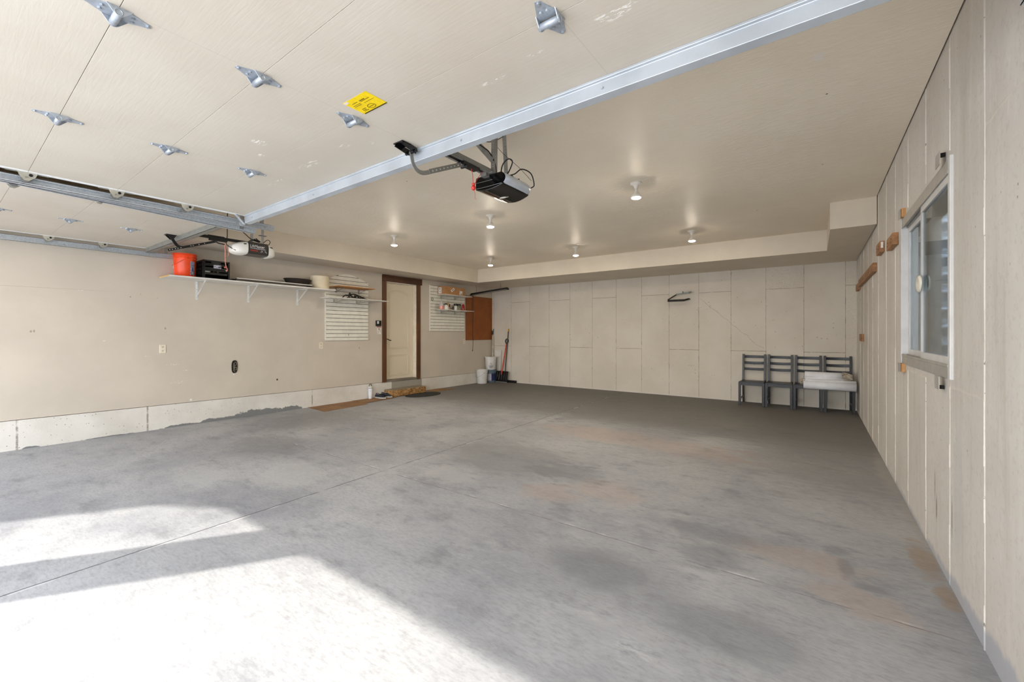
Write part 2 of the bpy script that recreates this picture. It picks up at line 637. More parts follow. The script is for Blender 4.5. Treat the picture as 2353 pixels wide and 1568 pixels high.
def m_concrete_right():
    m = Mat('painted_formwork_concrete_right')
    y, z = m.y, m.z
    n = m.noise(1.0, 5.0, 0.6)
    streak = m.noise(6.0, 5.0, 0.65, stretch=(1, 1.6, 0.16))
    fine = m.noise(36.0, 3.0, 0.6)
    mid = m.noise(8.0, 5.0, 0.65)
    c = m.mix(n.smooth(0.32, 0.68), (200, 194, 185), (211, 206, 198))
    c = m.mix(streak.smooth(0.52, 0.75) * 0.55, c, (182, 174, 163))
    c = m.mix(streak.smooth(0.48, 0.30) * 0.3, c, (220, 216, 208))
    chips = m.noise(26.0, 4.0, 0.7, stretch=(1, 1.0, 0.35), off=5.0).smooth(0.66, 0.72) * m.noise(2.0, 3.0, off=2.0).smooth(0.45, 0.6)
    c = m.mix(chips * 0.6, c, (222, 216, 206))
    c = m.mix(fine.smooth(0.52, 0.70) * 0.22, c, (166, 156, 144))
    dabs = m.noise(14.0, 5.0, 0.75, stretch=(1, 1.0, 0.5), off=12.0)
    c = m.mix(dabs.smooth(0.62, 0.68) * 0.30, c, (226, 221, 213))
    pits = m.voro(14.0).smooth(0.11, 0.03) * m.noise(3.0, 2.0, off=9.0).smooth(0.46, 0.58)
    c = m.mix(pits * 0.7, c, (96, 84, 72))
    tot = None
    for i, s in enumerate(RIGHT_SEAMS):
        r = (y - s + (mid - 0.5) * 0.012).abs().smooth(0.011, 0.004)
        tot = r if tot is None else tot.max(r)
    # horizontal joints of the forms, staggered
    hz = None
    for i, s in enumerate(RIGHT_SEAMS[:-1]):
        e = RIGHT_SEAMS[i + 1]
        zz = 2.155 if i % 2 == 1 else 1.027
        q = (z - zz + (mid - 0.5) * 0.035).abs().smooth(0.010, 0.003) * y.gt(s) * y.lt(e)
        hz = q if hz is None else hz.max(q)
    breakup = m.noise(12.0, 4.0, 0.7, off=6.0)
    c = m.mix(tot * breakup.smooth(0.30, 0.52) * 0.75, c, (222, 215, 203))  # ridges tinted lighter, imitating the light they catch
    c = m.mix(hz * breakup.smooth(0.34, 0.56) * 0.55, c, (216, 208, 196))
    c = m.mix(tot * breakup.smooth(0.64, 0.70) * 0.8, c, (92, 80, 68))
    # bare grey band where the paint stops above the slab
    band = (z - y.smooth(3.9, 1.4) * 0.13 + (streak - 0.5) * 0.12 - 0.015).smooth(0.03, -0.01) * y.smooth(6.5, 4.2)
    c = m.mix(band * 0.8, c, (160, 163, 170))
    c = m.mix(m.blobs(y, z, [(2.95, 0.55, 0.10, 0.45)], (streak - 0.5) * 1.0) * 0.35, c, (182, 184, 184))
    c = m.mix(m.blobs(y, z, [(3.40, 0.30, 0.02, 0.10), (3.44, 0.42, 0.012, 0.12), (3.06, 0.36, 0.012, 0.14)], (fine - 0.5) * 1.0) * 0.7, c, (112, 98, 86))
    m.color(c)
    m.rough(0.68)
    m.spec(0.3)
    m.bump(fine * 0.25 + mid * 0.35 + tot * 1.0 + hz * 0.6 + chips * 0.4, 0.28, 0.006)
    return m.m


def m_footing():
    m = Mat('painted_footing_concrete')
    y, z = m.y, m.z
    n = m.noise(2.0, 5.0, 0.6)
    mid = m.noise(11.0, 6.0, 0.7)
    fine = m.noise(60.0, 4.0, 0.7)
    c = m.mix(n.smooth(0.3, 0.7), (206, 201, 190), (222, 218, 209))
    pits = m.voro(26.0).smooth(0.17, 0.05) * m.noise(4.0, 2.0, off=3.0).smooth(0.40, 0.54)
    c = m.mix(pits * 0.75, c, (92, 84, 74))
    jn = None
    for s in (0.636, 1.775, 4.053):
        q = (y - s + (mid - 0.5) * 0.03).abs().smooth(0.014, 0.004)
        jn = q if jn is None else jn.max(q)
    c = m.mix(jn * mid.smooth(0.42, 0.58) * 0.7, c, (120, 108, 92))
    splash = m.blobs(y, z, [(2.15, 0.0, 0.30, 0.035), (2.65, 0.0, 0.40, 0.07), (3.15, 0.0, 0.45, 0.12), (3.65, 0.0, 0.30, 0.09), (1.4, 0.0, 0.28, 0.014), (0.74, 0.0, 0.10, 0.03)], (mid - 0.5) * 1.3)
    c = m.mix(splash.smooth(0.3, 0.55) * 0.9, c, (108, 109, 110))
    c = m.mix(y.gt(5.78) * y.lt(6.62) * 0.75, c, (128, 120, 106))
    m.color(c)
    m.rough(0.75)
    m.spec(0.25)
    m.bump(fine * 0.4 + mid * 0.6 - pits - jn * 0.6, 0.45, 0.006)
    return m.m


def m_door_skin(cols=(-1.187, 0.0, 1.185), worn=True):
    m = Mat('embossed_door_skin')
    x, y = m.x - 1.953, m.y + 0.4
    n = m.noise(1.5, 4.0)
    grain = m.noise(34.0, 4.0, 0.55, stretch=(0.20, 2.4, 1), dist=0.6)
    c = m.mix(n.smooth(0.3, 0.7), (198, 189, 173), (205, 197, 182))
    # faint stamped panel lines at the stiles
    st = None
    for s in cols:
        q = (m.x - s - 0.03).abs().smooth(0.004, 0.001)
        st = q if st is None else st.max(q)
    c = m.mix(st * 0.18, c, (150, 140, 124))
    sc = m.noise(22.0, 5.0, 0.75, stretch=(0.8, 2.4, 1), off=2.0)
    hit = m.blobs(x, y, [(-0.58, 1.415, 0.13, 0.045), (-0.52, 1.395, 0.03, 0.02), (-2.62, 1.13, 0.06, 0.07), (-2.80, 1.22, 0.04, 0.03), (-3.2, 1.50, 0.20, 0.03),
                         (-2.26, 1.45, 0.08, 0.03), (-2.7, 1.47, 0.18, 0.04), (-1.16, 1.47, 0.10, 0.02), (-0.95, 1.43, 0.10, 0.015), (-2.1, 1.52, 0.05, 0.02)], (sc - 0.5) * 1.2)
    if worn:
        c = m.mix(hit * sc.smooth(0.55, 0.60), c, (246, 243, 238))
    m.color(c)
    m.rough(0.5)
    m.spec(0.35)
    m.bump(grain, 0.16, 0.003)
    return m.m


def m_galv(name='galvanised_steel', base=(190, 196, 200), rough=0.38):
    m = Mat(name)
    sp = m.voro(70.0)
    n = m.noise(6.0, 4.0)
    c = m.mix(sp.smooth(0.1, 0.8), shade(base, 0.95), shade(base, 1.04))
    c = m.mix(n.smooth(0.5, 0.75) * 0.3, c, shade(base, 0.90))
    m.color(c)
    m.metal(0.45)
    m.rough(n.smooth(0.3, 0.7, rough - 0.06, rough + 0.1))
    return m.m


def m_perf():
    """slotted steel angle: real round holes down the length (local z)"""
    m = Mat('perforated_steel_angle')
    n = m.noise(8.0, 3.0)
    m.color(m.mix(n.smooth(0.3, 0.7), (150, 152, 152), (180, 182, 182)))
    m.metal(0.7)
    m.rough(0.42)
    fz = ((m.z / 0.022).frac() - 0.5) * 0.022
    d1 = (fz * fz + m.x * m.x).sqrt().lt(0.0042) * m.y.lt(0.004)
    d2 = (fz * fz + (m.y - 0.014) * (m.y - 0.014)).sqrt().lt(0.0042) * m.y.gt(0.006)
    hole = d1.max(d2)
    tr = m.t.nodes.new('ShaderNodeBsdfTransparent')
    mx = m.t.nodes.new('ShaderNodeMixShader')
    m.t.links.new(hole.s, mx.inputs[0])
    m.t.links.new(m.b.outputs[0], mx.inputs[1])
    m.t.links.new(tr.outputs[0], mx.inputs[2])
    m.t.links.new(mx.outputs[0], m.out.inputs[0])
    return m.m


def m_glass():
    m = Mat('window_glass')
    fr = m.t.nodes.new('ShaderNodeFresnel')
    fr.inputs[0].default_value = 1.5
    n = m.noise(3.0, 2.0)
    tr = m.t.nodes.new('ShaderNodeBsdfTransparent')
    tr.inputs[0].default_value = (0.90, 0.95, 0.94, 1)
    gl = m.t.nodes.new('ShaderNodeBsdfGlossy')
    gl.inputs[1].default_value = 0.02
    mx = m.t.nodes.new('ShaderNodeMixShader')
    f = S(m.t, fr.outputs[0]) * 0.85 + n * 0.02
    m.t.links.new(f.s, mx.inputs[0])
    m.t.links.new(tr.outputs[0], mx.inputs[1])
    m.t.links.new(gl.outputs[0], mx.inputs[2])
    m.t.links.new(mx.outputs[0], m.out.inputs[0])
    return m.m


def m_emit(name, c, s):
    m = Mat(name)
    n = m.noise(20.0, 1.0)
    e = m.t.nodes.new('ShaderNodeEmission')
    e.inputs[0].default_value = (c[0], c[1], c[2], 1)
    st = n * 0.02 + s
    m.t.links.new(st.s, e.inputs[1])
    m.t.links.new(e.outputs[0], m.out.inputs[0])
    return m.m


def m_wood(name, a, b, axis='y', scale=6.0, rough=0.55):
    m = Mat(name)
    st = {'x': (0.12, 1.5, 1.5), 'y': (1.5, 0.12, 1.5), 'z': (1.5, 1.5, 0.12)}[axis]
    g = m.noise(scale * 3, 5.0, 0.6, stretch=st, dist=0.8)
    k = m.noise(scale * 0.6, 2.0, 0.5)
    c = m.mix(g.smooth(0.32, 0.68), a, b)
    c = m.mix(k.smooth(0.62, 0.72) * 0.4, c, shade(a, 0.6))
    m.color(c)
    m.rough(rough)
    m.bump(g, 0.15, 0.003)
    return m.m


BEIGE = (201, 187, 163)
M = {
    'floor': m_floor(), 'wall': m_drywall('drywall_paint', (200, 190, 174), True), 'soffit': m_drywall('soffit_paint', (214, 203, 184)),
    'ceil': m_ceiling(), 'cback': m_concrete_back(), 'cright': m_concrete_right(), 'footing': m_footing(),
    'skin': m_door_skin(), 'skin_plain': m_door_skin((0.0,), False), 'galv': m_galv(), 'perf': m_perf(), 'glass': m_glass(),
    'steel_dark': m_galv('aged_steel', (140, 140, 134), 0.42),
    'strut': simple('bright_galvanised_strut', (184, 190, 195), 0.4, 0.4, var=0.05, scale=5.0),
    'hinge': m_galv('zinc_plated_hinge', (172, 180, 189), 0.36),
    'white': simple('white_paint', (226, 223, 215), 0.45, var=0.04),
    'white_metal': simple('white_enamel', (222, 224, 222), 0.35, var=0.04),
    'black': simple('black_plastic', (17, 17, 18), 0.35, var=0.15),
    'gloss_black': simple('glossy_black_plastic', (9, 9, 11), 0.12, var=0.2),
    'black_metal': simple('black_enamelled_steel', (24, 23, 22), 0.4, 0.2, var=0.2),
    'rubber': simple('black_rubber', (20, 20, 20), 0.6, var=0.2, bump=0.3),
    'cord': simple('black_cord', (22, 20, 18), 0.55, var=0.1),
    'red': simple('red_nylon', (214, 44, 34), 0.5, var=0.1),
    'pink': simple('faded_red_rope', (222, 148, 128), 0.7, var=0.12, scale=60.0),
    'porcelain': simple('white_porcelain', (224, 218, 206), 0.3, var=0.03),
    'silver': simple('silver_plastic', (206, 214, 224), 0.2, 0.35, var=0.04),
    'void': simple('dark_recess', (26, 22, 18), 0.9, var=0.1),
}


# ================================================================== the setting
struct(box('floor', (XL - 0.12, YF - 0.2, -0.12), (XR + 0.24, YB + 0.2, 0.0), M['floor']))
dm = simple('sunlit_driveway_concrete', (236, 233, 227), 0.8, var=0.05, scale=1.5)
struct(box('ground_driveway', (-16, -22, -0.16), (12, YF - 0.2, -0.03), dm))
mb = MB().box((XL - 0.1, YF - 0.2, ZC), (XR - 0.008, YB + 0.02, ZC + 0.03))
mb.box((XL - 0.12, YF - 0.2, ZC + 0.03), (XR + 0.24, YB + 0.2, ZC + 0.13))
struct(mb.build('ceiling', M['ceil']))
struct(box('wall_back', (XL - 0.12, YB, 0.0), (XR + 0.22, YB + 0.2, ZC + 0.03), M['cback']))

# left wall: drywall with the door opening, lower edge just above the concrete footing
DY0, DY1, DZ1 = 5.632, 6.462, 2.386


def zfoot(y):
    return 0.336 - 0.0078 * y


mb = MB()
for (ya, yb) in ((YF - 0.2, DY0), (DY1, YB)):
    za, zb = zfoot(ya) + 0.007, zfoot(yb) + 0.007
    mb.hexa([(XL - 0.13, ya, za), (XL, ya, za), (XL, yb, zb), (XL - 0.13, yb, zb),
             (XL - 0.13, ya, ZC + .03), (XL, ya, ZC + .03), (XL, yb, ZC + .03), (XL - 0.13, yb, ZC + .03)])
mb.box((XL - 0.13, DY0, DZ1), (XL, DY1, ZC + .03))
struct(mb.build('wall_left', M['wall']))
mb = MB()
ya, yb = YF - 0.2, YB
mb.hexa([(XL - 0.28, ya, 0), (XL - 0.006, ya, 0), (XL - 0.006, yb, 0), (XL - 0.28, yb, 0),
         (XL - 0.28, ya, zfoot(ya)), (XL - 0.006, ya, zfoot(ya)), (XL - 0.006, yb, zfoot(yb)), (XL - 0.28, yb, zfoot(yb))])
struct(mb.build('baseboard_left', M['footing']))

# right wall with the window hole and the raised fins left by the form joints
WY0, WY1, WZ0, WZ1 = 3.06, 4.56, 1.085, 2.185
mb = MB()
mb.box((XR, YF - 0.2, 0), (XR + 0.22, WY0, ZC + .03)).box((XR, WY1, 0), (XR + 0.22, YB, ZC + .03))
mb.box((XR, WY0, 0), (XR + 0.22, WY1, WZ0)).box((XR, WY0, WZ1), (XR + 0.22, WY1, ZC + .03))
rnd = random.Random(3)
for s in RIGHT_SEAMS:
    spans = [(0.0, ZC)] if not (WY0 - 0.08 < s < WY1 + 0.08) else [(0.0, WZ0 - 0.06), (WZ1 + 0.06, ZC)]
    for (a, b) in spans:
        z = a
        while z < b - 0.01:
            h = min(rnd.uniform(0.07, 0.22), b - z)
            w, d = rnd.uniform(0.003, 0.007), rnd.uniform(0.0015, 0.0045)
            yy = s + rnd.uniform(-0.002, 0.002)
            mb.prism([(XR, yy - w, z), (XR - d, yy - w * 0.3, z), (XR - d, yy + w * 0.3, z), (XR, yy + w, z)], (0, 0, h))
            z += h
struct(mb.build('wall_right', M['cright']))

# front wall around the two door openings (behind the camera)
OR0, OR1, OL0, OL1, OH = -4.30, 0.49, -6.98, -4.73, 2.30
mb = MB()
for (a, b, z0) in ((XL - .12, OL0, 0), (OL0, OL1, OH), (OL1, OR0, 0), (OR0, OR1, OH), (OR1, XR + .22, 0)):
    mb.box((a, YF - 0.16, z0), (b, YF, ZC + .03))
struct(mb.build('wall_front', M['soffit']))
# added unseen wall, outlined to cast the stepped shadow edge through the left opening
shadow_caster = MB().prism([(-7.2, YF - 0.17, 0), (-7.2, -3.55, 0), (-7.2, -3.55, 3.88), (-7.2, -3.94, 4.38), (-7.2, -3.94, 5.2), (-7.2, YF - 0.17, 5.2)], (-0.25, 0, 0))
struct(shadow_caster.build('wall_shadow_caster', simple('stucco', (190, 178, 158), 0.8, bump=0.2)))

# soffits (boxed-in drops along the left and back walls)
struct(box('trim_1', (XL, YF, ZS), (XS, YS, ZC), M['soffit']))
mb = MB().box((XL, YS, ZS), (XR - 0.006, YB, ZC)).box((XBX, YBX, ZS), (XR - 0.006, YS, ZC))
struct(mb.build('trim_2', M['soffit']))


# ------------------------------------------------------------------ door to the house
def make_house_door():
    root = bpy.data.objects.new('door_1', None)
    COL.objects.link(root)
    root.location = (XL, 6.047, 0.3)
    struct(root)
    walnut = m_wood('dark_stained_casing', (74, 44, 22), (104, 64, 32), 'z', 5.0)
    walnut_h = m_wood('dark_stained_head_casing', (58, 32, 15), (84, 50, 24), 'y', 5.0)
    box('door_casing', (XL - 0.02, 5.532, 0.292), (XL + 0.022, DY0 + 0.002, DZ1), walnut, root, 0.003)
    box('door_casing', (XL - 0.02, DY1 - 0.002, 0.285), (XL + 0.022, 6.561, DZ1), walnut, root, 0.003)
    box('head_casing', (XL - 0.02, 5.532, DZ1), (XL + 0.030, 6.600, 2.519), walnut_h, root, 0.003)
    jm = simple('cream_jamb_paint', (226, 216, 196), 0.5, var=0.04)
    mb = MB().box((XL - 0.16, DY0, 0.33), (XL - 0.005, DY0 + 0.012, DZ1)).box((XL - 0.16, DY1 - 0.012, 0.33), (XL - 0.005, DY1, DZ1))
    mb.box((XL - 0.16, DY0, DZ1 - 0.012), (XL - 0.005, DY1, DZ1))
    mb.build('door_jamb', jm, root)
    sill = simple('grey_wood_sill', (120, 110, 96), 0.7, var=0.15, stretch=(1, .2, 1))
    box('door_sill', (XL - 0.20, DY0 - 0.01, 0.292), (XL + 0.012, DY1 + 0.03, 0.326), sill, root, 0.003)
    xs = XL - 0.110
    dmat = simple('cream_door_paint', (218, 206, 182), 0.45, var=0.015, scale=2.0)
    slab = box('door_slab', (xs - 0.045, DY0 + 0.013, 0.330), (xs, DY1 - 0.014, DZ1 - 0.014), dmat, root, 0.002)
    # raised mouldings of the two panels
    mold = MB()

    def arch(y0, y1, z0, z1, rise):
        pts = [(y0, z0), (y1, z0), (y1, z1)]
        for i in range(1, 16):
            t = i / 16
            y = y1 + (y0 - y1) * t
            pts.append((y, z1 + rise * math.sin(math.pi * t) ** 0.8 if rise else z1))
        pts.append((y0, z1))
        return pts
    for (y0, y1, z0, z1, r) in ((5.79, 6.315, 0.985, 2.165, 0.066), (5.79, 6.315, 0.405, 0.845, 0.0)):
        P = arch(y0, y1, z0, z1, r)
        for inset, rad in ((0.0, 0.010), (0.028, 0.007)):
            cy, cz = (y0 + y1) / 2, (z0 + z1) / 2
            Q = [(xs + 0.001, cy + (y - cy) * (1 - 2 * inset / (y1 - y0)), cz + (z - cz) * (1 - 2 * inset / (z1 - z0))) for y, z in P]
            mold.tube(Q + [Q[0]], rad, 6, smooth=False)
    mold.build('panel_moulding', dmat, slab, smooth=True)
    hm = simple('dark_bronze', (30, 24, 20), 0.35, 0.8)
    hb = MB().cyl((xs, 5.70, 1.185), (xs + 0.010, 5.70, 1.185), 0.030, seg=20)
    hb.cyl((xs, 5.70, 1.185), (xs + 0.045, 5.70, 1.185), 0.010)
    hb.tube([(xs + 0.045, 5.70, 1.187), (xs + 0.048, 5.74, 1.178), (xs + 0.046, 5.775, 1.160), (xs + 0.045, 5.815, 1.158)], 0.009)
    hb.build('door_handle', hm, slab, smooth=True)
    hg = MB()
    for z in (0.55, 1.35, 2.15):
        hg.cyl((xs + 0.006, DY1 - 0.016, z - 0.045), (xs + 0.006, DY1 - 0.016, z + 0.045), 0.006, seg=10)
    pieces(hg, 'door_hinge', dmat, slab, smooth=True)


make_house_door()


# ------------------------------------------------------------------ window in the right wall
def make_window():
    root = bpy.data.objects.new('window_1', None)
    COL.objects.link(root)
    root.location = (XR, 3.81, 1.07)
    struct(root)
    fr = simple('pale_aluminium_frame', (176, 172, 164), 0.4, 0.25, var=0.05)
    vy = simple('white_vinyl_frame', (206, 205, 202), 0.35, var=0.03)
    x0, x1 = XR - 0.014, XR + 0.10
    mb = MB()
    mb.box((x0, WY0 - 0.03, WZ0 - 0.02), (x1, WY0 + 0.012, WZ1 + 0.02)).box((x0, WY1 - 0.035, WZ0 - 0.02), (x1, WY1 + 0.03, WZ1 + 0.02))
    fo = mb.build('window_jamb', vy, root, bevel=0.003)
    mb = MB().box((x0 + .004, WY0 + 0.01, WZ0 - 0.02), (x1, WY1 - 0.03, WZ0 + 0.04)).box((x0 + .004, WY0 + 0.01, WZ1 - 0.04), (x1, WY1 - 0.03, WZ1 + 0.02))
    # raised tracks along sill and head
    for xx in (XR - 0.012, XR + 0.018, XR + 0.048):
        mb.box((xx, WY0 + 0.03, WZ0 + 0.04), (xx + 0.006, WY1 - 0.03, WZ0 + 0.055)).box((xx, WY0 + 0.03, WZ1 - 0.055), (xx + 0.006, WY1 - 0.03, WZ1 - 0.04))
    mb.build('window_frame', fr, root, bevel=0.002)
    ymid = 3.80

    def sash(xa, ya, yb, stile, name='sash'):
        w = 0.045
        mb = MB()
        mb.box((xa, ya, WZ0 + .05), (xa + .026, ya + stile, WZ1 - .05)).box((xa, yb - stile, WZ0 + .05), (xa + .026, yb, WZ1 - .05))
        mb.box((xa, ya + stile, WZ0 + .05), (xa + .026, yb - stile, WZ0 + .05 + w)).box((xa, ya + stile, WZ1 - .05 - w), (xa + .026, yb - stile, WZ1 - .05))
        so = mb.build(name, vy, root, bevel=0.002)
        box('glass_pane', (xa + .010, ya + stile, WZ0 + .05 + w), (xa + .014, yb - stile, WZ1 - .05 - w), M['glass'], so)
        return so
    near = sash(XR - 0.004, WY0 + 0.013, ymid + 0.03, 0.022)
    sash(XR + 0.026, ymid - 0.02, WY1 - 0.035, 0.045)
    # oval pull on the meeting stile
    mb = MB()
    mb.grid(lambda u, v: (XR - 0.010 - 0.012 * math.sin(math.pi * v), 3.815 + 0.072 * math.cos(2 * math.pi * u) * math.sin(math.pi * v * 0.5 + 0.0),
                          1.627 + 0.056 * math.sin(2 * math.pi * u) * math.sin(math.pi * v * 0.5)), 28, 8, closed_u=True)
    mb.build('sash_pull', simple('cream_plastic', (224, 219, 203), 0.35, var=0.03), near, smooth=True)
    # mounting clips at the four corners, wooden shims behind the far two
    shim = m_wood('pine_shim', (176, 124, 70), (206, 156, 98), 'z')
    for (y, z, s, wood) in ((3.20, 2.235, 1, False), (3.22, 1.035, -1, False), (4.49, 2.235, 1, True), (4.50, 1.035, -1, True)):
        box('clip', (XR - 0.030, y - 0.05, z - 0.035), (XR - 0.027, y + 0.05, z + 0.035), fr, root)
        if wood:
            box('shim_or_hole', (XR - 0.024, y - 0.075, z - 0.032), (XR - 0.001, y - 0.005, z + 0.034), shim, root)
        else:
            box('shim_or_hole', (XR - 0.024, y - 0.012, z + s * 0.014), (XR - 0.001, y + 0.006, z + s * 0.034), M['void'], root)  # no shim here: dark box painted as the shaded hole of the near clip


make_window()
# corrugated window well outside, open to the sky
mb = MB()


def well(u, v):
    a = math.pi * u
    z = 0.55 + 1.85 * v
    r = 1.02 + 0.026 * math.sin(z * 2 * math.pi / 0.155)
    return (XR + 0.22 + r * math.sin(a) * 1.25, 3.95 + 1.35 * r / 1.02 * math.cos(a), z)


mb.grid(well, 28, 110)
wl = mb.build('wall_window_well', m_galv('corrugated_well_steel', (214, 224, 232), 0.42), smooth=True, angle=80)
struct(wl)
struct(box('ground_window_well', (XR + 0.22, 2.5, 0.4), (XR + 1.6, 5.4, 0.62), simple('well_gravel', (120, 110, 98), 0.9, var=0.3, scale=40.0, bump=0.6)))


# ================================================================== the two overhead doors
Z_SK = 2.405           # underside of the open doors


def strap(name, p0, p1, parent, wdir, w=0.032, t=0.0025, leg=0.0, mat=None):
    """flat or angled steel strip with its own local z down its length"""
    p0, p1 = Vector(p0), Vector(p1)
    L = (p1 - p0).length
    z = (p1 - p0).normalized()
    x = Vector(wdir)
    x = (x - z * x.dot(z)).normalized()
    y = z.cross(x)
    mb = MB().box((-w / 2, -t / 2, 0), (w / 2, t / 2, L))
    if leg:
        mb.box((w / 2 - t, t / 2, 0), (w / 2, leg, L))
    o = mb.build(name, mat or M['perf'])
    off = Vector((0, 0, 0))
    p = parent
    while p is not None:
        off += p.location
        p = p.parent
    o.parent = parent
    m = Matrix(((x.x, y.x, z.x), (x.y, y.y, z.y), (x.z, y.z, z.z))).to_4x4()
    m.translation = p0 - off
    o.matrix_local = m
    return o


def make_hinge(parent, x, y, z):
    """centre hinge: winged leaf along y, knuckle tube across, two ears"""
    mb = MB()
    t = 0.0022
    for s in (-1, 1):
        P = [(x - 0.040, y + s * 0.004, z - t), (x + 0.040, y + s * 0.004, z - t), (x + 0.036, y + s * 0.028, z - t), (x + 0.012, y + s * 0.088, z - t),
             (x - 0.006, y + s * 0.092, z - t), (x - 0.036, y + s * 0.030, z - t)]
        mb.prism(P, (0, 0, t))
    for xx in (x - 0.040, x + 0.037):
        mb.prism([(xx, y - 0.034, z), (xx, y - 0.014, z - 0.026), (xx, y - 0.004, z - 0.033), (xx, y + 0.006, z - 0.031), (xx, y + 0.014, z - 0.024), (xx, y + 0.036, z)], (0.003, 0, 0))
    for (dx, dy) in ((-0.012, -0.042), (0.012, -0.040), (0.003, -0.082), (-0.012, 0.042), (0.012, 0.040), (0.003, 0.082)):
        mb.cyl((x + dx, y + dy, z - t), (x + dx, y + dy, z - t - 0.006), 0.0065, 0.0055, seg=6)
    o = mb.build('hinge', M['hinge'], parent)
    k = MB().cyl((x - 0.043, y - 0.003, z - 0.020), (x + 0.043, y - 0.003, z - 0.020), 0.0105, seg=16, caps=False)
    k.build('knuckle', M['hinge'], o, smooth=True, solid=0.003)
    return o


def make_roller_bracket(parent, x, y, z, side):
    """edge hinge that carries a roller; side = -1 when the track lies at smaller x"""
    mb = MB()
    s = side
    mb.prism([(x, y - 0.10, z - 0.002), (x + s * 0.03, y - 0.10, z - 0.002), (x + s * 0.03, y + 0.10, z - 0.002), (x, y + 0.10, z - 0.002)], (0, 0, 0.002))
    mb.prism([(x, y - 0.048, z), (x, y - 0.040, z - 0.026), (x, y - 0.018, z - 0.056), (x, y + 0.004, z - 0.058), (x, y + 0.036, z - 0.030), (x, y + 0.046, z)], (0.003, 0, 0))
    o = mb.build('roller_hinge', M['bracket'], parent)
    h = MB().cyl((x + 0.0035, y + 0.014, z - 0.018), (x + 0.0055, y + 0.014, z - 0.018), 0.010, seg=14)
    h.build('pin_hole', M['void'], o)
    r = MB().cyl((x + 0.012, y - 0.008, z - 0.036), (x + s * 0.060, y - 0.008, z - 0.036), 0.0055, seg=10)
    r.cyl((x + s * 0.048, y - 0.008, z - 0.036), (x + s * 0.062, y - 0.008, z - 0.036), 0.022, seg=18)
    r.build('roller', M['steel_dark'], o, smooth=True)
    return o


M['bracket'] = simple('zinc_bracket', (186, 182, 166), 0.42, 0.45, var=0.08)
M['edge_white'] = simple('bright_white_edge', (244, 244, 242), 0.4, var=0.02)
SEAMS = [0.395, 0.850, 1.302]
REAR = 1.795


def make_overhead_door(x0, x1, cols, label, seams, sticker=False):
    cx = (x0 + x1) / 2
    root = thing('garage_door', label, 'garage door', (cx, 0.4, Z_SK))
    edges = [-0.99, -0.53, -0.068] + seams + [REAR]
    endc = M['edge_white']
    for a, b in zip(edges, edges[1:]):
        sec = MB()
        g = 0.0009
        sec.box((x0 + 0.041, a + g, Z_SK), (x1 - 0.041, b - g, Z_SK + 0.045))
        so = sec.build('door_section', M['skin'] if len(cols) > 1 else M['skin_plain'], root, bevel=0.0008)
        e = MB().box((x0, a + g, Z_SK - 0.002), (x0 + 0.042, b - g, Z_SK + 0.046)).box((x1 - 0.042, a + g, Z_SK - 0.002), (x1, b - g, Z_SK + 0.046))
        pieces(e, 'end_cap', endc, so)
    for s in seams:
        for c in cols:
            make_hinge(root, c, s, Z_SK)
        make_roller_bracket(root, x0 + 0.006, s, Z_SK, -1)
        make_roller_bracket(root, x1 - 0.006, s, Z_SK, 1)
    return root


right_door = make_overhead_door(-4.392, 0.486, (-3.137, -1.953, -0.768),
                                'wide cream sectional door open overhead, with the yellow sticker on it', SEAMS)
# bent top-roller carriers and the stiffening strut on the last section
st = MB()
yA, yB = 1.722, 1.776
st.prism([(-4.36, yA, Z_SK), (-4.36, yA, Z_SK - 0.012), (-4.36, yA + 0.012, Z_SK - 0.014), (-4.36, yA + 0.012, Z_SK - 0.072), (-4.36, yB, Z_SK - 0.078), (-4.36, yB + 0.004, Z_SK - 0.030), (-4.36, yB + 0.010, Z_SK)], (4.82, 0, 0))
st.build('strut', M['strut'], right_door, bevel=0.002)
sb = MB()
for x in (-4.2, -3.137, -1.60, -0.768, 0.3):
    sb.cyl((x, yA + 0.0125, Z_SK - 0.045), (x, yA + 0.004, Z_SK - 0.045), 0.007, 0.005, seg=6)
pieces(sb, 'strut_bolt', M['strut'], right_door)
right_door.rotation_euler = (0, 0, -0.015)
tr = MB().bar((-4.372, 1.66, Z_SK - 0.005), (-4.395, 1.745, Z_SK - 0.075), 0.035, 0.004, (1, 0, 0))
tr.cyl((-4.385, 1.745, Z_SK - 0.062), (-4.452, 1.745, Z_SK - 0.062), 0.0055, seg=10)
tr.cyl((-4.440, 1.745, Z_SK - 0.062), (-4.454, 1.745, Z_SK - 0.062), 0.022, seg=18)
tr.build('top_roller', M['strut'], right_door, smooth=True)
# yellow safety sticker
ys = Mat('yellow_sticker_print')
ysx = ys.noise(60.0, 2.0, stretch=(2.2, 0.5, 1))
base = ys.mix(ysx.smooth(0.46, 0.60) * 0.45, (252, 220, 8), (222, 184, 0))
ys.color(base); ys.rough(0.4)
stx0, stx1, sty0, sty1, zz = -1.857, -1.677, 1.184, 1.306, Z_SK - 0.0006
stk = box('warning_sticker', (stx0, sty0, zz - 0.0004), (stx1, sty1, zz), ys.m, right_door)
ink = simple('sticker_ink', (70, 58, 8), 0.5)
pr = MB()
pr.box((stx0 + 0.006, sty1 - 0.007, zz - 0.0012), (stx1 - 0.002, sty1 - 0.0005, zz - 0.0006))
for (a, b, c, d) in ((0.085, 0.030, 0.125, 0.034), (0.086, 0.038, 0.150, 0.0405), (0.030, 0.085, 0.058, 0.088), (0.026, 0.094, 0.052, 0.097), (0.028, 0.102, 0.060, 0.105), (0.03, 0.03, 0.07, 0.0325), (0.02, 0.045, 0.075, 0.047), (0.02, 0.054, 0.07, 0.056), (0.09, 0.055, 0.165, 0.0565)):
    pr.box((stx0 + a, sty0 + b, zz - 0.0012), (stx0 + c, sty0 + d, zz - 0.0006))
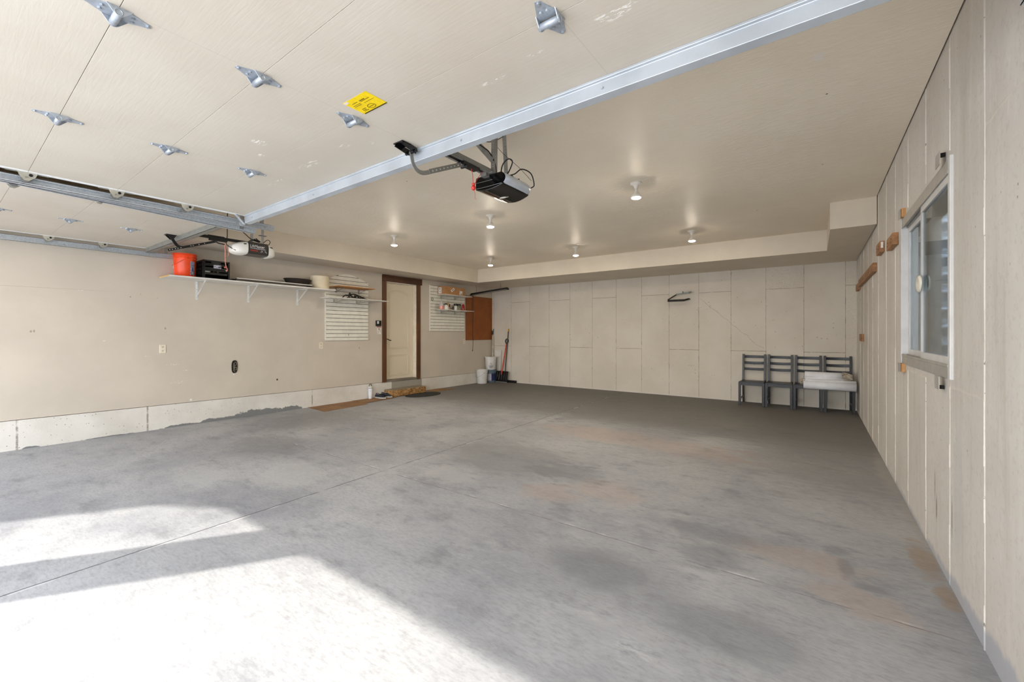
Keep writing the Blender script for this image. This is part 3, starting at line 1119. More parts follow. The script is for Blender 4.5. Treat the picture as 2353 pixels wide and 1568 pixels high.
for i in range(28):
    a0, a1 = 2 * math.pi * i / 28, 2 * math.pi * (i + 1) / 28
    cxx, cyy = stx0 + 0.098, sty0 + 0.092
    pr.prism([(cxx + 0.026 * math.cos(a0), cyy + 0.017 * math.sin(a0), zz - 0.0012), (cxx + 0.026 * math.cos(a1), cyy + 0.017 * math.sin(a1), zz - 0.0012),
              (cxx + 0.023 * math.cos(a1), cyy + 0.0145 * math.sin(a1), zz - 0.0012), (cxx + 0.023 * math.cos(a0), cyy + 0.0145 * math.sin(a0), zz - 0.0012)], (0, 0, 0.0005))
pr.box((stx0 + 0.080, sty0 + 0.0905, zz - 0.0012), (stx0 + 0.116, sty0 + 0.0935, zz - 0.0006))
pr.build('sticker_print', ink, stk)
wl_ = MB().box((stx0 + 0.003, sty0 + 0.003, zz - 0.0012), (stx0 + 0.030, sty0 + 0.016, zz - 0.0006))
wl_.build('white_corner', simple('pale_sticker_corner', (232, 222, 214), 0.5), stk)

left_door = make_overhead_door(-7.055, -4.690, (-5.87,), 'narrow cream sectional door open overhead beside the left wall', SEAMS)
st = MB().box((-7.04, 1.70, Z_SK - 0.055), (-4.70, 1.755, Z_SK - 0.052)).box((-7.04, 1.70, Z_SK - 0.055), (-4.70, 1.703, Z_SK)).box((-7.04, 1.752, Z_SK - 0.055), (-4.70, 1.755, Z_SK))
st.build('strut', M['steel_dark'], left_door)


def make_track(x, open_dir, y1, label, hang_top, hang_y, z=2.362, h=0.0275):
    """C-shaped roller track along y with its hanger; open_dir = +1 when it opens to larger x"""
    root = thing('garage_door_track', label, 'track', (x, 0.4, z), 'roller tracks of the overhead doors')
    s = open_dir
    mb = MB()
    y0 = -1.05
    mb.box((x, y0, z - h), (x + s * 0.0025, y1, z + h))                       # web
    for q in (-1, 1):
        mb.box((x, y0, z + q * h), (x + s * 0.030, y1, z + q * (h - 0.003)))   # flanges
        mb.box((x + s * 0.028, y0, z + q * h), (x + s * 0.030, y1, z + q * (h - 0.011)))   # lips
    mb.build('track_channel', M['galv'], root)
    an = MB().box((x - s * 0.003, 0.0, z + h - 0.052), (x, y1 + 0.03, z + h + 0.004)).box((x - s * 0.003, 0.0, z + h + 0.001), (x - s * 0.030, y1 + 0.03, z + h + 0.004))
    an.build('track_angle', M['galv'], root)
    b = MB()
    for yy in (y1 - 0.06, y1 - 0.5, y1 - 1.0, 0.25):
        b.cyl((x + s * 0.0025, yy, z), (x + s * 0.0065, yy, z), 0.007, 0.005, seg=8)
    pieces(b, 'track_bolt', M['strut'], root)
    for hy in hang_y:
        strap('track_hanger', (x - s * 0.006, hy, z - 0.01), (x - s * 0.006, hy, hang_top), root, (0, 1, 0), 0.034, 0.003, 0.028)
    return root


make_track(-4.476, 1, 2.07, 'bright steel roller track along the left edge of the wide overhead door', ZC, (1.98,))
t2 = make_track(-4.632, -1, 1.96, 'steel roller track along the right edge of the narrow overhead door', ZC, (1.86,), 2.392)
t2.rotation_euler = (-0.032, 0, 0)
make_track(-7.135, 1, 1.985, 'steel roller track on the left wall, ending in front of the orange bucket', ZS, (1.940,), 2.345, 0.030)
make_track(0.555, -1, 2.02, 'steel roller track against the right wall, above the frame of the photo', ZC, (1.95,))


# ================================================================== openers
def make_opener_right():
    X = -1.953
    root = thing('garage_door_opener', 'black and silver opener motor hanging behind the wide door, near the strut', 'garage door opener', (X, 2.55, 2.40), 'door openers under the ceiling')
    rail = MB()
    zr = 2.495
    rail.box((X - 0.035, -1.2, zr), (X + 0.035, 2.46, zr + 0.004)).box((X - 0.035, -1.2, zr - 0.026), (X - 0.031, 2.46, zr)).box((X + 0.031, -1.2, zr - 0.026), (X + 0.035, 2.46, zr))
    rail.box((X - 0.035, -1.2, zr - 0.028), (X - 0.016, 2.46, zr - 0.025)).box((X + 0.016, -1.2, zr - 0.028), (X + 0.035, 2.46, zr - 0.025))
    ro = rail.build('rail', M['steel_dark'], root)
    box('belt', (X - 0.013, -1.2, zr - 0.022), (X + 0.013, 2.45, zr - 0.014), M['black'], ro)
    tro = MB().box((X - 0.030, 2.13, zr - 0.045), (X + 0.030, 2.30, zr - 0.022)).cyl((X - 0.03, 2.17, zr - 0.05), (X + 0.03, 2.17, zr - 0.05), 0.012)
    tro.build('trolley', M['black'], root, bevel=0.003)
    # bent arm between the door bracket and the trolley
    arm = MB()
    A = [Vector((X, 1.700, 2.380)), Vector((X, 1.708, 2.335)), Vector((X, 1.722, 2.305)), Vector((X, 1.752, 2.284)), Vector((X, 1.80, 2.286)), Vector((X, 1.87, 2.318)), Vector((X, 1.96, 2.365))]
    arm.ribbon(A, 0.026, 0.004)
    ao = arm.build('arm', M['steel_dark'], root)
    st2 = MB().bar((X + 0.005, 1.84, 2.305), (X + 0.005, 2.17, 2.462), 0.030, 0.004, (0, -0.157, 0.33))
    s2 = st2.build('arm_extension', M['steel_dark'], root)
    hol = MB()
    for i in range(9):
        t = 0.08 + 0.1 * i
        p = Vector((X + 0.008, 1.84 + 0.33 * t, 2.305 + 0.157 * t))
        hol.cyl(p, p + Vector((0.0015, 0, 0)), 0.0045, seg=8)
    pieces(hol, 'arm_hole', M['white'], s2)
    bk = MB()
    for s in (-1, 1):
        bk.prism([(X + s * 0.032, 1.615, Z_SK), (X + s * 0.032, 1.600, Z_SK - 0.020), (X + s * 0.028, 1.675, Z_SK - 0.035), (X + s * 0.026, 1.710, Z_SK - 0.040), (X + s * 0.028, 1.718, Z_SK - 0.006), (X + s * 0.032, 1.665, Z_SK)], (0.006, 0, 0))
    bk.box((X - 0.04, 1.600, Z_SK - 0.006), (X + 0.04, 1.665, Z_SK)).cyl((X - 0.045, 1.700, Z_SK - 0.026), (X + 0.045, 1.700, Z_SK - 0.026), 0.011)
    bk.build('door_bracket', M['gloss_black'], root, bevel=0.001)
    # motor housing
    y0, y1, x0, x1, zt, zb = 2.42, 2.755, -2.068, -1.812, 2.462, 2.372
    hb = MB()
    prof = []
    n = 14
    for i in range(n + 1):
        t = i / n
        x = x0 + (x1 - x0) * t
        prof.append((x, zb - 0.030 * math.sin(math.pi * t) ** 0.9))
    P = [(x0, zt - 0.012), (x0 + 0.012, zt), (x1 - 0.012, zt), (x1, zt - 0.012)] + prof[::-1]
    fr = [(x, y0 - 0.020 * math.sin(math.pi * (x - x0) / (x1 - x0)), z) for x, z in P]
    bkp = [(x, y1, z) for x, z in P]
    va = [hb.bm.verts.new(p) for p in fr]; vb = [hb.bm.verts.new(p) for p in bkp]
    hb.face(va); hb.face(vb[::-1])
    for i in range(len(va)):
        hb.face([va[i], va[(i + 1) % len(va)], vb[(i + 1) % len(vb)], vb[i]])
    ho = hb.build('motor_housing', M['gloss_black'], root, smooth=True, angle=30, bevel=0.006)
    # curved seam lines on the front face
    sm = MB()
    for zz in (zb + 0.006, zb + 0.048):
        sm.tube([(x0 + 0.01 + (x1 - x0 - 0.02) * i / 10, y0 - 0.021 * math.sin(math.pi * (0.04 + 0.92 * i / 10)) - 0.0005, zz - 0.010 * math.sin(math.pi * i / 10)) for i in range(11 if zz < zb + 0.02 else 8)], 0.0011, 5)
    sm.build('housing_seam', M['steel_dark'], ho)
    side = MB()
    SP = []
    for i in range(11):
        t = i / 10
        SP.append((x1 + 0.002 + 0.030 * math.sin(math.pi * t) ** 0.7, zt - 0.006 + (zb + 0.006 - zt + 0.006) * t))
    side.grid(lambda u, v: (SP[int(round(v * 10))][0] - 0.012 * (2 * u - 1) ** 8, y0 + 0.004 + (y1 - y0 - 0.008) * u, SP[int(round(v * 10))][1]), 16, 10)
    side.build('light_cover', M['silver'], ho, smooth=True)
    lg = MB().lathe([(0.0, 0.0), (0.020, 0.0), (0.020, 0.0015), (0.0, 0.0015)], (-1.945, 2.60, zb - 0.0318), 20, 1.5, 0.7)
    lg.prism([(-1.985, 2.600, zb - 0.0312), (-1.945, 2.590, zb - 0.0312), (-1.895, 2.606, zb - 0.0312), (-1.945, 2.610, zb - 0.0312)], (0, 0, -0.0012))
    lg.build('emblem', M['white'], ho)
    mk = MB().box((X - 0.05, 2.40, zt), (X + 0.06, 2.62, zt + 0.010)).box((X - 0.03, 2.38, zt - 0.02), (X + 0.02, 2.44, zt + 0.03))
    mk.build('rail_mount', M['steel_dark'], root)
    # slotted angle hangers
    strap('hanger', (X + 0.035, 2.440, zt + 0.01), (X - 0.015, 2.510, ZC), root, (1, 0, 0), 0.036, 0.003, 0.030)
    strap('hanger', (X + 0.020, 2.630, zt + 0.01), (X + 0.045, 2.560, ZC), root, (0.4, 1, 0), 0.034, 0.003, 0.024)
    strap('hanger', (X + 0.020, 2.450, 2.575), (X - 0.255, 2.565, ZC), root, (1, 0, 1), 0.036, 0.003, 0.028)
    # emergency release: red cord with knob
    rp = MB().tube([(X, 2.235, zr - 0.03), (X + 0.004, 2.25, 2.41), (X, 2.262, 2.345)], 0.0022, 6)
    rp.tube([(X, 2.372, zr - 0.02), (X, 2.33, 2.43), (X + 0.002, 2.268, 2.345)], 0.0022, 6)
    rp.tube([(X, 2.262, 2.32), (X + 0.008, 2.27, 2.29), (X - 0.004, 2.285, 2.265), (X + 0.004, 2.285, 2.250)], 0.0014, 5)
    rp.build('release_cord', M['red'], root)
    kn = MB().lathe([(0, -0.03), (0.012, -0.024), (0.016, -0.006), (0.009, 0.006), (0.014, 0.018), (0, 0.026)], (X, 2.264, 2.335), 10)
    kn.build('release_knob', M['red'], root, smooth=True)
    # power and sensor cords
    cd = MB()
    cd.tube([(X + 0.05, 2.46, zt + 0.012), (X + 0.035, 2.46, 2.56), (X - 0.03, 2.47, 2.66), (X - 0.14, 2.50, 2.75), (X - 0.22, 2.54, ZC)], 0.0045, 8)
    cd.tube([(X + 0.06, 2.50, zt + 0.012), (X + 0.08, 2.50, 2.545), (X + 0.13, 2.50, 2.575), (X + 0.16, 2.51, 2.55), (X + 0.12, 2.52, 2.49), (X + 0.08, 2.53, 2.474)], 0.0045, 8)
    cd.tube([(X + 0.06, 2.54, 2.476), (X + 0.14, 2.56, 2.480), (X + 0.18, 2.60, 2.520), (X + 0.21, 2.68, 2.505), (X + 0.20, 2.74, 2.44), (X + 0.16, 2.76, 2.43)], 0.0045, 8)
    cd.tube([(X + 0.05, 2.52, 2.474), (X + 0.11, 2.58, 2.479), (X + 0.06, 2.62, 2.478), (X + 0.12, 2.66, 2.477)], 0.0045, 8)
    cd.tube([(X - 0.17, 2.53, 2.80), (X - 0.05, 2.52, 2.755), (X + 0.05, 2.54, 2.775), (X + 0.10, 2.56, ZC)], 0.0028, 6)
    cd.tube([(X - 0.10, 2.54, ZC), (X + 0.02, 2.55, 2.68), (X + 0.14, 2.62, 2.55), (X + 0.20, 2.70, 2.46)], 0.0016, 5)
    cd.build('power_cord', M['cord'], root, smooth=True)


make_opener_right()


def make_opener_left():
    X = -5.87
    root = thing('garage_door_opener', 'black and white opener motor with two lamp covers over the milk crate shelf', 'garage door opener', (X, 2.5, 2.38), 'door openers under the ceiling')
    zr = 2.468
    rl = MB().box((X - 0.016, -1.2, zr - 0.030), (X + 0.016, 2.50, zr)).box((X - 0.026, -1.2, zr - 0.004), (X + 0.026, 2.50, zr))
    rl.build('rail', M['black_metal'], root)
    tl = MB().box((X - 0.030, 2.01, zr - 0.050), (X + 0.030, 2.19, zr - 0.026)).box((X - 0.022, 1.99, zr - 0.026), (X + 0.022, 2.16, zr + 0.008))
    tl.tube([(X, 2.06, zr - 0.05), (X + 0.01, 2.10, zr - 0.075), (X + 0.02, 2.17, zr - 0.082)], 0.008)
    tl.build('trolley', M['black_metal'], root)
    arm = MB()
    A = [Vector((X, 1.640, 2.385)), Vector((X, 1.668, 2.335)), Vector((X, 1.695, 2.298)), Vector((X, 1.722, 2.283)), Vector((X, 1.755, 2.286))]
    arm.ribbon(A, 0.030, 0.005)
    arm.bar((X + 0.004, 1.612, 2.232), (X + 0.004, 2.08, 2.412), 0.026, 0.005, (0, -0.18, 0.468))
    ao = arm.build('arm', M['black_metal'], root)
    hol = MB()
    for t in (0.03, 0.08, 0.14, 0.19, 0.25, 0.45, 0.50, 0.62, 0.74):
        p = Vector((X + 0.0065, 1.612 + 0.468 * t, 2.232 + 0.18 * t))
        hol.cyl(p, p + Vector((0.0015, 0, 0)), 0.0045, seg=8)
    pieces(hol, 'arm_hole', M['white'], ao)
    bk = MB()
    for s in (-1, 1):
        bk.prism([(X + s * 0.030, 1.585, Z_SK), (X + s * 0.030, 1.60, Z_SK - 0.014), (X + s * 0.022, 1.635, Z_SK - 0.050), (X + s * 0.022, 1.655, Z_SK - 0.050), (X + s * 0.030, 1.68, Z_SK)], (0.006, 0, 0))
    bk.box((X - 0.036, 1.585, Z_SK - 0.006), (X + 0.036, 1.68, Z_SK))
    bk.build('door_bracket', M['black_metal'], root)
    # motor housing: dark middle, frosted white lamp covers at both ends
    x0, x1, y0, y1, zt, zb = -6.00, -5.755, 2.385, 2.630, 2.455, 2.305
    hous = MB().box((x0, y0, zb), (x1, y1, zt))
    ho = hous.build('motor_housing', simple('dark_brown_plastic', (50, 44, 40), 0.4, var=0.1), root, bevel=0.012)
    cover = simple('frosted_white_cover', (236, 233, 222), 0.35, var=0.02)
    for (sgn, yy) in ((-1, y0 + 0.002), (1, y1 - 0.002)):
        L = 0.165 if sgn < 0 else 0.115

        def shell(u, v, sgn=sgn, yy=yy, L=L):
            a = 2 * math.pi * u
            k = math.sqrt(max(0.0, 1 - v * v)) ** 0.8 if v < 1 else 0.0
            ex = math.copysign(abs(math.cos(a)) ** 0.55, math.cos(a))
            ez = math.copysign(abs(math.sin(a)) ** 0.55, math.sin(a))
            cz = (zt + zb) / 2 - 0.004 - 0.022 * v
            return ((x0 + x1) / 2 + 0.130 * ex * k, yy + sgn * L * v, cz + 0.082 * ez * k)
        c = MB().grid(shell, 32, 12, closed_u=True)
        co = c.build('lamp_cover', cover, root, smooth=True, angle=80)
        vs = MB().bar((x1 + 0.001, yy + sgn * 0.020, zt - 0.038), (x1 - 0.004, yy + sgn * 0.050, zt - 0.042), 0.012, 0.008, (0, 0, 1))
        vs.build('vent_slot', M['black'], co)
    wi = simple('white_print', (240, 238, 234), 0.5)
    ri = simple('red_print', (176, 48, 40), 0.5)
    text_part('brand_lettering', 'LiftMaster', 0.046, wi, ho, (x1 + 0.0008, y0 + 0.022, zt - 0.066), (0, 1, 0), (0, 0, 1), sx=0.93)
    text_part('brand_lettering', 'PROFESSIONAL', 0.018, wi, ho, (x1 + 0.0008, y0 + 0.024, zt - 0.086), (0, 1, 0), (0, 0, 1), sx=1.5)
    rb = MB()
    yy = y0 + 0.026
    for w in (0.013, 0.011, 0.013, 0.012, 0.010, 0.013):
        rb.box((x1, yy, zt - 0.113), (x1 + 0.0012, yy + w, zt - 0.099)); yy += w + 0.003
    rb.build('red_lettering', ri, ho)
    lb = MB()
    for (a, z) in ((0.150, -0.118), (0.158, -0.104), (0.166, -0.112), (0.198, -0.106), (0.206, -0.112), (0.214, -0.120)):
        lb.box((x1, y0 + a, zt + z), (x1 + 0.0012, y0 + a + 0.006, zt + z + 0.008))
    pieces(lb, 'button_mark', wi, ho)
    strap('hanger', (X, 2.475, zt - 0.02), (X, 2.475, ZC), root, (0, 1, 0), 0.034, 0.003, 0.026)
    strap('hanger', (X + 0.06, 2.580, zt - 0.02), (X + 0.06, 2.580, ZC), root, (0, 1, 0), 0.030, 0.003, 0.022)
    sp = MB().box((X + 0.03, 2.54, 2.560), (X + 0.09, 2.62, 2.566))
    sp.build('hanger_plate', M['steel_dark'], root)
    # faded pull rope
    rp = MB().tube([(X + 0.03, 2.165, zr - 0.07), (X + 0.03, 2.16, 2.36), (X + 0.034, 2.163, 2.30), (X + 0.03, 2.165, 2.20), (X + 0.034, 2.17, 2.13), (X + 0.034, 2.185, 2.085), (X + 0.034, 2.18, 2.06), (X + 0.034, 2.168, 2.075)], 0.0045, 6)
    rp.tube([(X + 0.03, 2.165, 2.36), (X + 0.034, 2.19, 2.34), (X + 0.034, 2.20, 2.27), (X + 0.034, 2.19, 2.24)], 0.004, 6)
    for z in (2.215, 2.20, 2.19):
        rp.lathe([(0, -0.008), (0.009, 0), (0, 0.008)], (X + 0.032, 2.166, z), 8)
    rp.build('release_rope', M['pink'], root, smooth=True)
    kn = MB().lathe([(0, -0.014), (0.011, -0.006), (0.013, 0.004), (0, 0.016)], (X + 0.033, 2.163, 2.105), 8)
    kn.build('release_knob', simple('faded_red_knob', (196, 92, 84), 0.5), root, smooth=True)
    cd = MB()
    cd.tube([(X - 0.05, 2.22, ZC), (X - 0.02, 2.205, 2.64), (X + 0.02, 2.19, 2.49), (X + 0.02, 2.18, 2.40), (X + 0.03, 2.22, 2.36), (X + 0.08, 2.26, 2.325)], 0.005, 8)
    cd.tube([(X + 0.02, 2.26, ZC - 0.19), (X + 0.05, 2.36, 2.565), (X + 0.03, 2.46, 2.50), (X + 0.06, 2.54, 2.47)], 0.005, 8)
    for k in range(5):
        a = k * 1.1
        cd.tube([(X + 0.02 + 0.02 * math.cos(a + t) * 1.5, 2.50 + 0.055 * math.cos(t * 1.0 + a * 0.3) + 0.015 * k, 2.478 + 0.024 * math.sin(t) ** 2 + 0.004 * k) for t in (0, 0.8, 1.6, 2.4, 3.2)], 0.0045, 6)
    cd.tube([(X + 0.07, 2.585, 2.47), (X + 0.08, 2.63, 2.515), (X + 0.09, 2.66, 2.495), (X + 0.08, 2.645, 2.45)], 0.004, 6)
    cd.build('power_cord', M['cord'], root, smooth=True)
    aw = MB().tube([(x1 - 0.02, 2.60, zb), (x1 - 0.01, 2.575, zb - 0.03), (x1, 2.545, zb - 0.075)], 0.0014, 5)
    aw.build('antenna_wire', M['steel_dark'], root)


make_opener_left()


# ================================================================== ceiling lamps
def make_lamp():
    root = thing('ceiling_light', '', 'ceiling light', (0, 0, 0), 'bare bulb lamps on the ceiling')
    base = MB().lathe([(0.0, 0.0), (0.058, 0.0), (0.060, -0.006), (0.052, -0.014), (0.034, -0.022), (0.024, -0.034), (0.0195, -0.052), (0.018, -0.058), (0.0, -0.058)])
    base.build('lamp_holder', M['porcelain'], root, smooth=True)
    neck = MB().lathe([(0.0, -0.058), (0.0135, -0.058), (0.0145, -0.066), (0.0135, -0.074), (0.0145, -0.082), (0.015, -0.088), (0.022, -0.100), (0.036, -0.118), (0.046, -0.132), (0.048, -0.140), (0.048, -0.149), (0.0465, -0.1505)])
    nk = neck.build('bulb', M['porcelain'], root, smooth=True, angle=60)
    lens = MB().lathe([(0.0463, -0.1480), (0.0455, -0.1525), (0.040, -0.1575), (0.028, -0.1620), (0.014, -0.1640), (0.0, -0.1645)])
    lens.build('bulb_lens', m_emit('lit_bulb', (1.0, 0.88, 0.72), BULB_STRENGTH), nk, smooth=True, angle=80)
    return root


LAMPS = [(-1.491, 4.266, 'bare bulb ceiling light nearest the camera, behind the black opener motor'),
         (-1.506, 6.741, 'bare bulb ceiling light farthest right, in front of the back soffit'),
         (-3.439, 4.323, 'bare bulb ceiling light just below the black opener motor in the photo'),
         (-5.387, 4.345, 'bare bulb ceiling light farthest left in the photo, over the house door side'),
         (-3.466, 6.791, 'bare bulb ceiling light in the middle of the far row'),
         (-5.375, 6.757, 'bare bulb ceiling light by the inner corner of the two soffits')]
lamp0 = make_lamp()
for i, (x, y, lb) in enumerate(LAMPS):
    if i == 0:
        lamp0.location = (x, y, ZC); lamp0['label'] = lb
    else:
        dup(lamp0, (x, y, ZC), None, lb)


# ================================================================== the long shelf on the left wall and what stands on it
SX, ST = -6.845, 2.072      # front edge and top of the shelf board
sh = thing('wall_shelf', 'long white melamine shelf high on the left wall, on white triangular brackets', 'shelf', (XL, 3.06, 2.05))
bd = MB().box((XL + 0.001, 1.892, ST - 0.019), (SX, 4.255, ST))
bo = bd.build('shelf_board', M['white'], sh, bevel=0.001)
raw = m_wood('raw_board_end', (196, 158, 98), (214, 178, 120), 'x')
rb = box('raw_end', (XL + 0.001, 1.8905, ST - 0.0185), (SX - 0.001, 1.8925, ST - 0.0005), raw, bo)
rb['label'] = 'raw yellowish end of the board'


def shelf_bracket(parent, y, zt, depth, drop, mat, w=0.026, diag=True, name='bracket', x0=XL):
    mb = MB()
    mb.box((x0 + 0.001, y - w / 2, zt - drop), (x0 + 0.005, y + w / 2, zt - 0.001))
    mb.box((x0 + 0.001, y - w / 2, zt - 0.005), (x0 + depth, y + w / 2, zt - 0.001))
    if diag:
        mb.bar((x0 + 0.004, y, zt - drop + 0.045), (x0 + depth - 0.012, y, zt - 0.006), w * 0.55, 0.004, (0, 1, 0))
    o = mb.build(name, mat, parent)
    sc = MB()
    for z in (zt - 0.035, zt - drop * 0.45, zt - drop + 0.025):
        sc.cyl((x0 + 0.005, y, z), (x0 + 0.0065, y, z), 0.0045, seg=8)
    pieces(sc, 'screw', M['steel_dark'], o)
    return o


for y in (2.322, 3.005, 3.779):
    shelf_bracket(sh, y, ST - 0.019, 0.335, 0.262, M['white_metal'])


def make_bucket(name, label, group, loc, r_top, r_bot, h, mat, handle_mat, rim=2, handle_tilt=0.9, facing=0.0, lid=False, handle=True, mouth=True):
    root = thing(name, label, 'bucket', loc, group)
    x, y, z = loc
    P = [(0, 0.0), (r_bot - 0.004, 0.0), (r_bot, 0.005)]
    zz = h * 0.78
    rr = lambda q: r_bot + (r_top - r_bot) * q / h
    P.append((rr(zz), zz))
    for i in range(rim):
        a = zz + (h - zz) * (0.10 + 0.9 * i / rim)
        P += [(rr(a), a), (rr(a) + 0.006, a + 0.002), (rr(a) + 0.006, a + 0.009), (rr(a) + 0.001, a + 0.012)]
    P += [(r_top, h - 0.010), (r_top + 0.007, h - 0.008), (r_top + 0.007, h), (r_top - 0.002, h)]
    if mouth:
        P += [(r_top - 0.005, h - 0.004), (r_bot - 0.004, 0.006), (0, 0.006)]
    else:
        P += [(0, h)]
    bm_ = MB().lathe(P, loc, 36)
    bo = bm_.build('bucket_body', mat, root, smooth=True, angle=50)
    if handle:
        zr = z + h * 0.80
        R = rr(h * 0.8) + 0.008
        ca, sa = math.cos(facing), math.sin(facing)
        pts = []
        for i in range(13):
            a = math.pi * i / 12
            lx, ly = R * math.cos(a), R * 1.04 * math.sin(a)
            drop = -handle_tilt * R * math.sin(a) * 1.0
            pts.append((x + lx * ca - ly * sa, y + lx * sa + ly * ca, zr + drop))
        hb = MB().tube(pts, 0.0026, 6)
        for s in (0, 12):
            hb.cyl((pts[s][0], pts[s][1], zr - 0.008), (pts[s][0], pts[s][1], zr + 0.008), 0.009, seg=10)
        hb.build('bail_handle', handle_mat, root, smooth=True)
    if lid:
        lb = MB().lathe([(r_top - 0.004, h - 0.022), (r_top + 0.012, h - 0.022), (r_top + 0.013, h + 0.004), (r_top + 0.004, h + 0.008), (r_top - 0.010, h + 0.003), (0, h + 0.003)], loc, 36)
        lb.build('lid', mat, root, smooth=True, angle=40)
    return root, bo


orange = simple('orange_plastic', (238, 74, 20), 0.38, var=0.05)
bk, bbody = make_bucket('bucket', 'bright orange plastic bucket at the left end of the long white shelf', 'plastic buckets', (-7.07, 2.130, ST), 0.130, 0.120, 0.320, orange, orange, 3, 0.75, facing=3.0)
wt_ = simple('white_print_on_bucket', (240, 214, 204), 0.5)


def wrap_patch(parent, name, mat, c, r0, r1, h, a0, a1, z0, z1, off=0.0012):
    mb = MB()

    def fn(u, v):
        z = z0 + (z1 - z0) * v
        r = r0 + (r1 - r0) * z / h + off
        a = a0 + (a1 - a0) * u
        return (c[0] + r * math.cos(a), c[1] + r * math.sin(a), c[2] + z)
    mb.grid(fn, 12, 2)
    return mb.build(name, mat, parent, smooth=True)


bc = (-7.07, 2.130, ST)
wrap_patch(bbody, 'price_label', simple('pale_blue_label', (150, 148, 176), 0.5, var=0.3, scale=40.0), bc, 0.120, 0.130, 0.32, math.radians(10), math.radians(38), 0.03, 0.215)
wrap_patch(bbody, 'price_label_print', simple('label_print', (60, 64, 120), 0.5, var=0.5, scale=60.0), bc, 0.120, 0.130, 0.32, math.radians(22), math.radians(30), 0.09, 0.135, 0.002)
wrap_patch(bbody, 'price_label_print', simple('label_print_pale', (226, 206, 210), 0.5, var=0.3, scale=60.0), bc, 0.120, 0.130, 0.32, math.radians(20), math.radians(26), 0.045, 0.075, 0.002)
for ch, zz, sz, ang in (("'", 0.205, 0.05, -92), ('O', 0.115, 0.075, -94), ('S', 0.035, 0.06, -92)):
    a = math.radians(ang)
    r = 0.120 + 0.010 * zz / 0.32 + 0.0022
    t = (-math.sin(a), math.cos(a), 0)
    text_part('white_lettering', ch, sz, wt_, bbody, (bc[0] + r * math.cos(a), bc[1] + r * math.sin(a), bc[2] + zz), t, (0, 0, 1), 'CENTER')

# black milk crate with things inside
cr = thing('milk_crate', 'black plastic milk crate beside the orange bucket on the shelf', 'crate', (-7.04, 2.44, ST))
cx0, cx1, cy0, cy1, ch_ = -7.20, -6.885, 2.29, 2.595, 0.250
mb = MB()
mb.box((cx0, cy0, ST + 0.001), (cx1, cy1, ST + 0.012))
t = 0.010
for (a, b) in (((cx0, cy0), (cx1, cy0 + t)), ((cx0, cy1 - t), (cx1, cy1)), ((cx0, cy0), (cx0 + t, cy1)), ((cx1 - t, cy0), (cx1, cy1))):
    # wall = bottom band, top band, posts and bars that leave slots
    mb.box((a[0], a[1], ST + 0.01), (b[0], b[1], ST + 0.055))
    mb.box((a[0], a[1], ST + ch_ - 0.035), (b[0], b[1], ST + ch_))
    along_y = abs(b[1] - a[1]) > 0.1
    n = 6
    for zz in (0.105, 0.155):
        mb.box((a[0], a[1], ST + zz), (b[0], b[1], ST + zz + 0.022))
    front = along_y and a[0] > -7.0
    for i in range(n + 1):
        f = i / n
        if front and 1 <= i <= 5:
            continue
        if along_y:
            yy = a[1] + (b[1] - a[1]) * f
            mb.box((a[0], yy - 0.016, ST + 0.01), (b[0], yy + 0.016, ST + ch_ - 0.02))
        else:
            xx = a[0] + (b[0] - a[0]) * f
            mb.box((xx - 0.016, a[1], ST + 0.01), (xx + 0.016, b[1], ST + ch_ - 0.02))
# the front carries a solid plate below its hand hole
mb.box((cx1 - t, cy0, ST + 0.01), (cx1, cy1, ST + 0.085)).box((cx1 - t, cy0, ST + 0.12), (cx1, cy1, ST + 0.205))
mb.box((cx1 - t, cy0, ST + 0.2), (cx1, cy0 + 0.09, ST + ch_)).box((cx1 - t, cy1 - 0.10, ST + 0.2), (cx1, cy1, ST + ch_))
mb.box((cx0 - 0.006, cy0 - 0.006, ST + ch_ - 0.018), (cx1 + 0.006, cy0 + 0.006, ST + ch_ + 0.006)).box((cx0 - 0.006, cy1 - 0.006, ST + ch_ - 0.018), (cx1 + 0.006, cy1 + 0.006, ST + ch_ + 0.006))
mb.box((cx1 - 0.006, cy0 - 0.006, ST + ch_ - 0.014), (cx1 + 0.006, cy1 + 0.014, ST + ch_ + 0.006)).box((cx0 - 0.006, cy0 - 0.006, ST + ch_ - 0.014), (cx0 + 0.006, cy1 + 0.006, ST + ch_ + 0.006))
mb.box((cx0, cy0 + 0.01, ST + ch_ - 0.03), (cx0 + 0.01, cy1, ST + ch_))
co = mb.build('crate_body', M['black'], cr)
box('crate_label', (cx1, 2.408, ST + 0.150), (cx1 + 0.0015, 2.500, ST + 0.196), simple('pale_crate_label', (206, 204, 214), 0.5, var=0.25, scale=70.0), co)
lm = MB()
for (a, b, c, d) in ((0.060, 0.004, 0.074, 0.030), (0.078, 0.008, 0.088, 0.040), (0.004, 0.014, 0.050, 0.018), (0.006, 0.024, 0.030, 0.028), (0.004, 0.034, 0.044, 0.037)):
    lm.box((cx1 + 0.001, 2.408 + a, ST + 0.150 + b), (cx1 + 0.0025, 2.408 + c, ST + 0.150 + d))
lm.build('crate_label_print', M['black'], co)
can = thing('paint_can', 'pale can showing through the lower slot of the black crate', 'can', (-6.945, 2.345, ST + 0.012))
cmb = MB().lathe([(0, 0), (0.040, 0), (0.040, 0.094), (0.043, 0.098), (0.040, 0.104), (0, 0.104)], (-6.945, 2.352, ST + 0.0125), 24)
cmb.build('can_body', simple('pale_tin', (168, 172, 156), 0.4, 0.3, var=0.2), can, smooth=True)

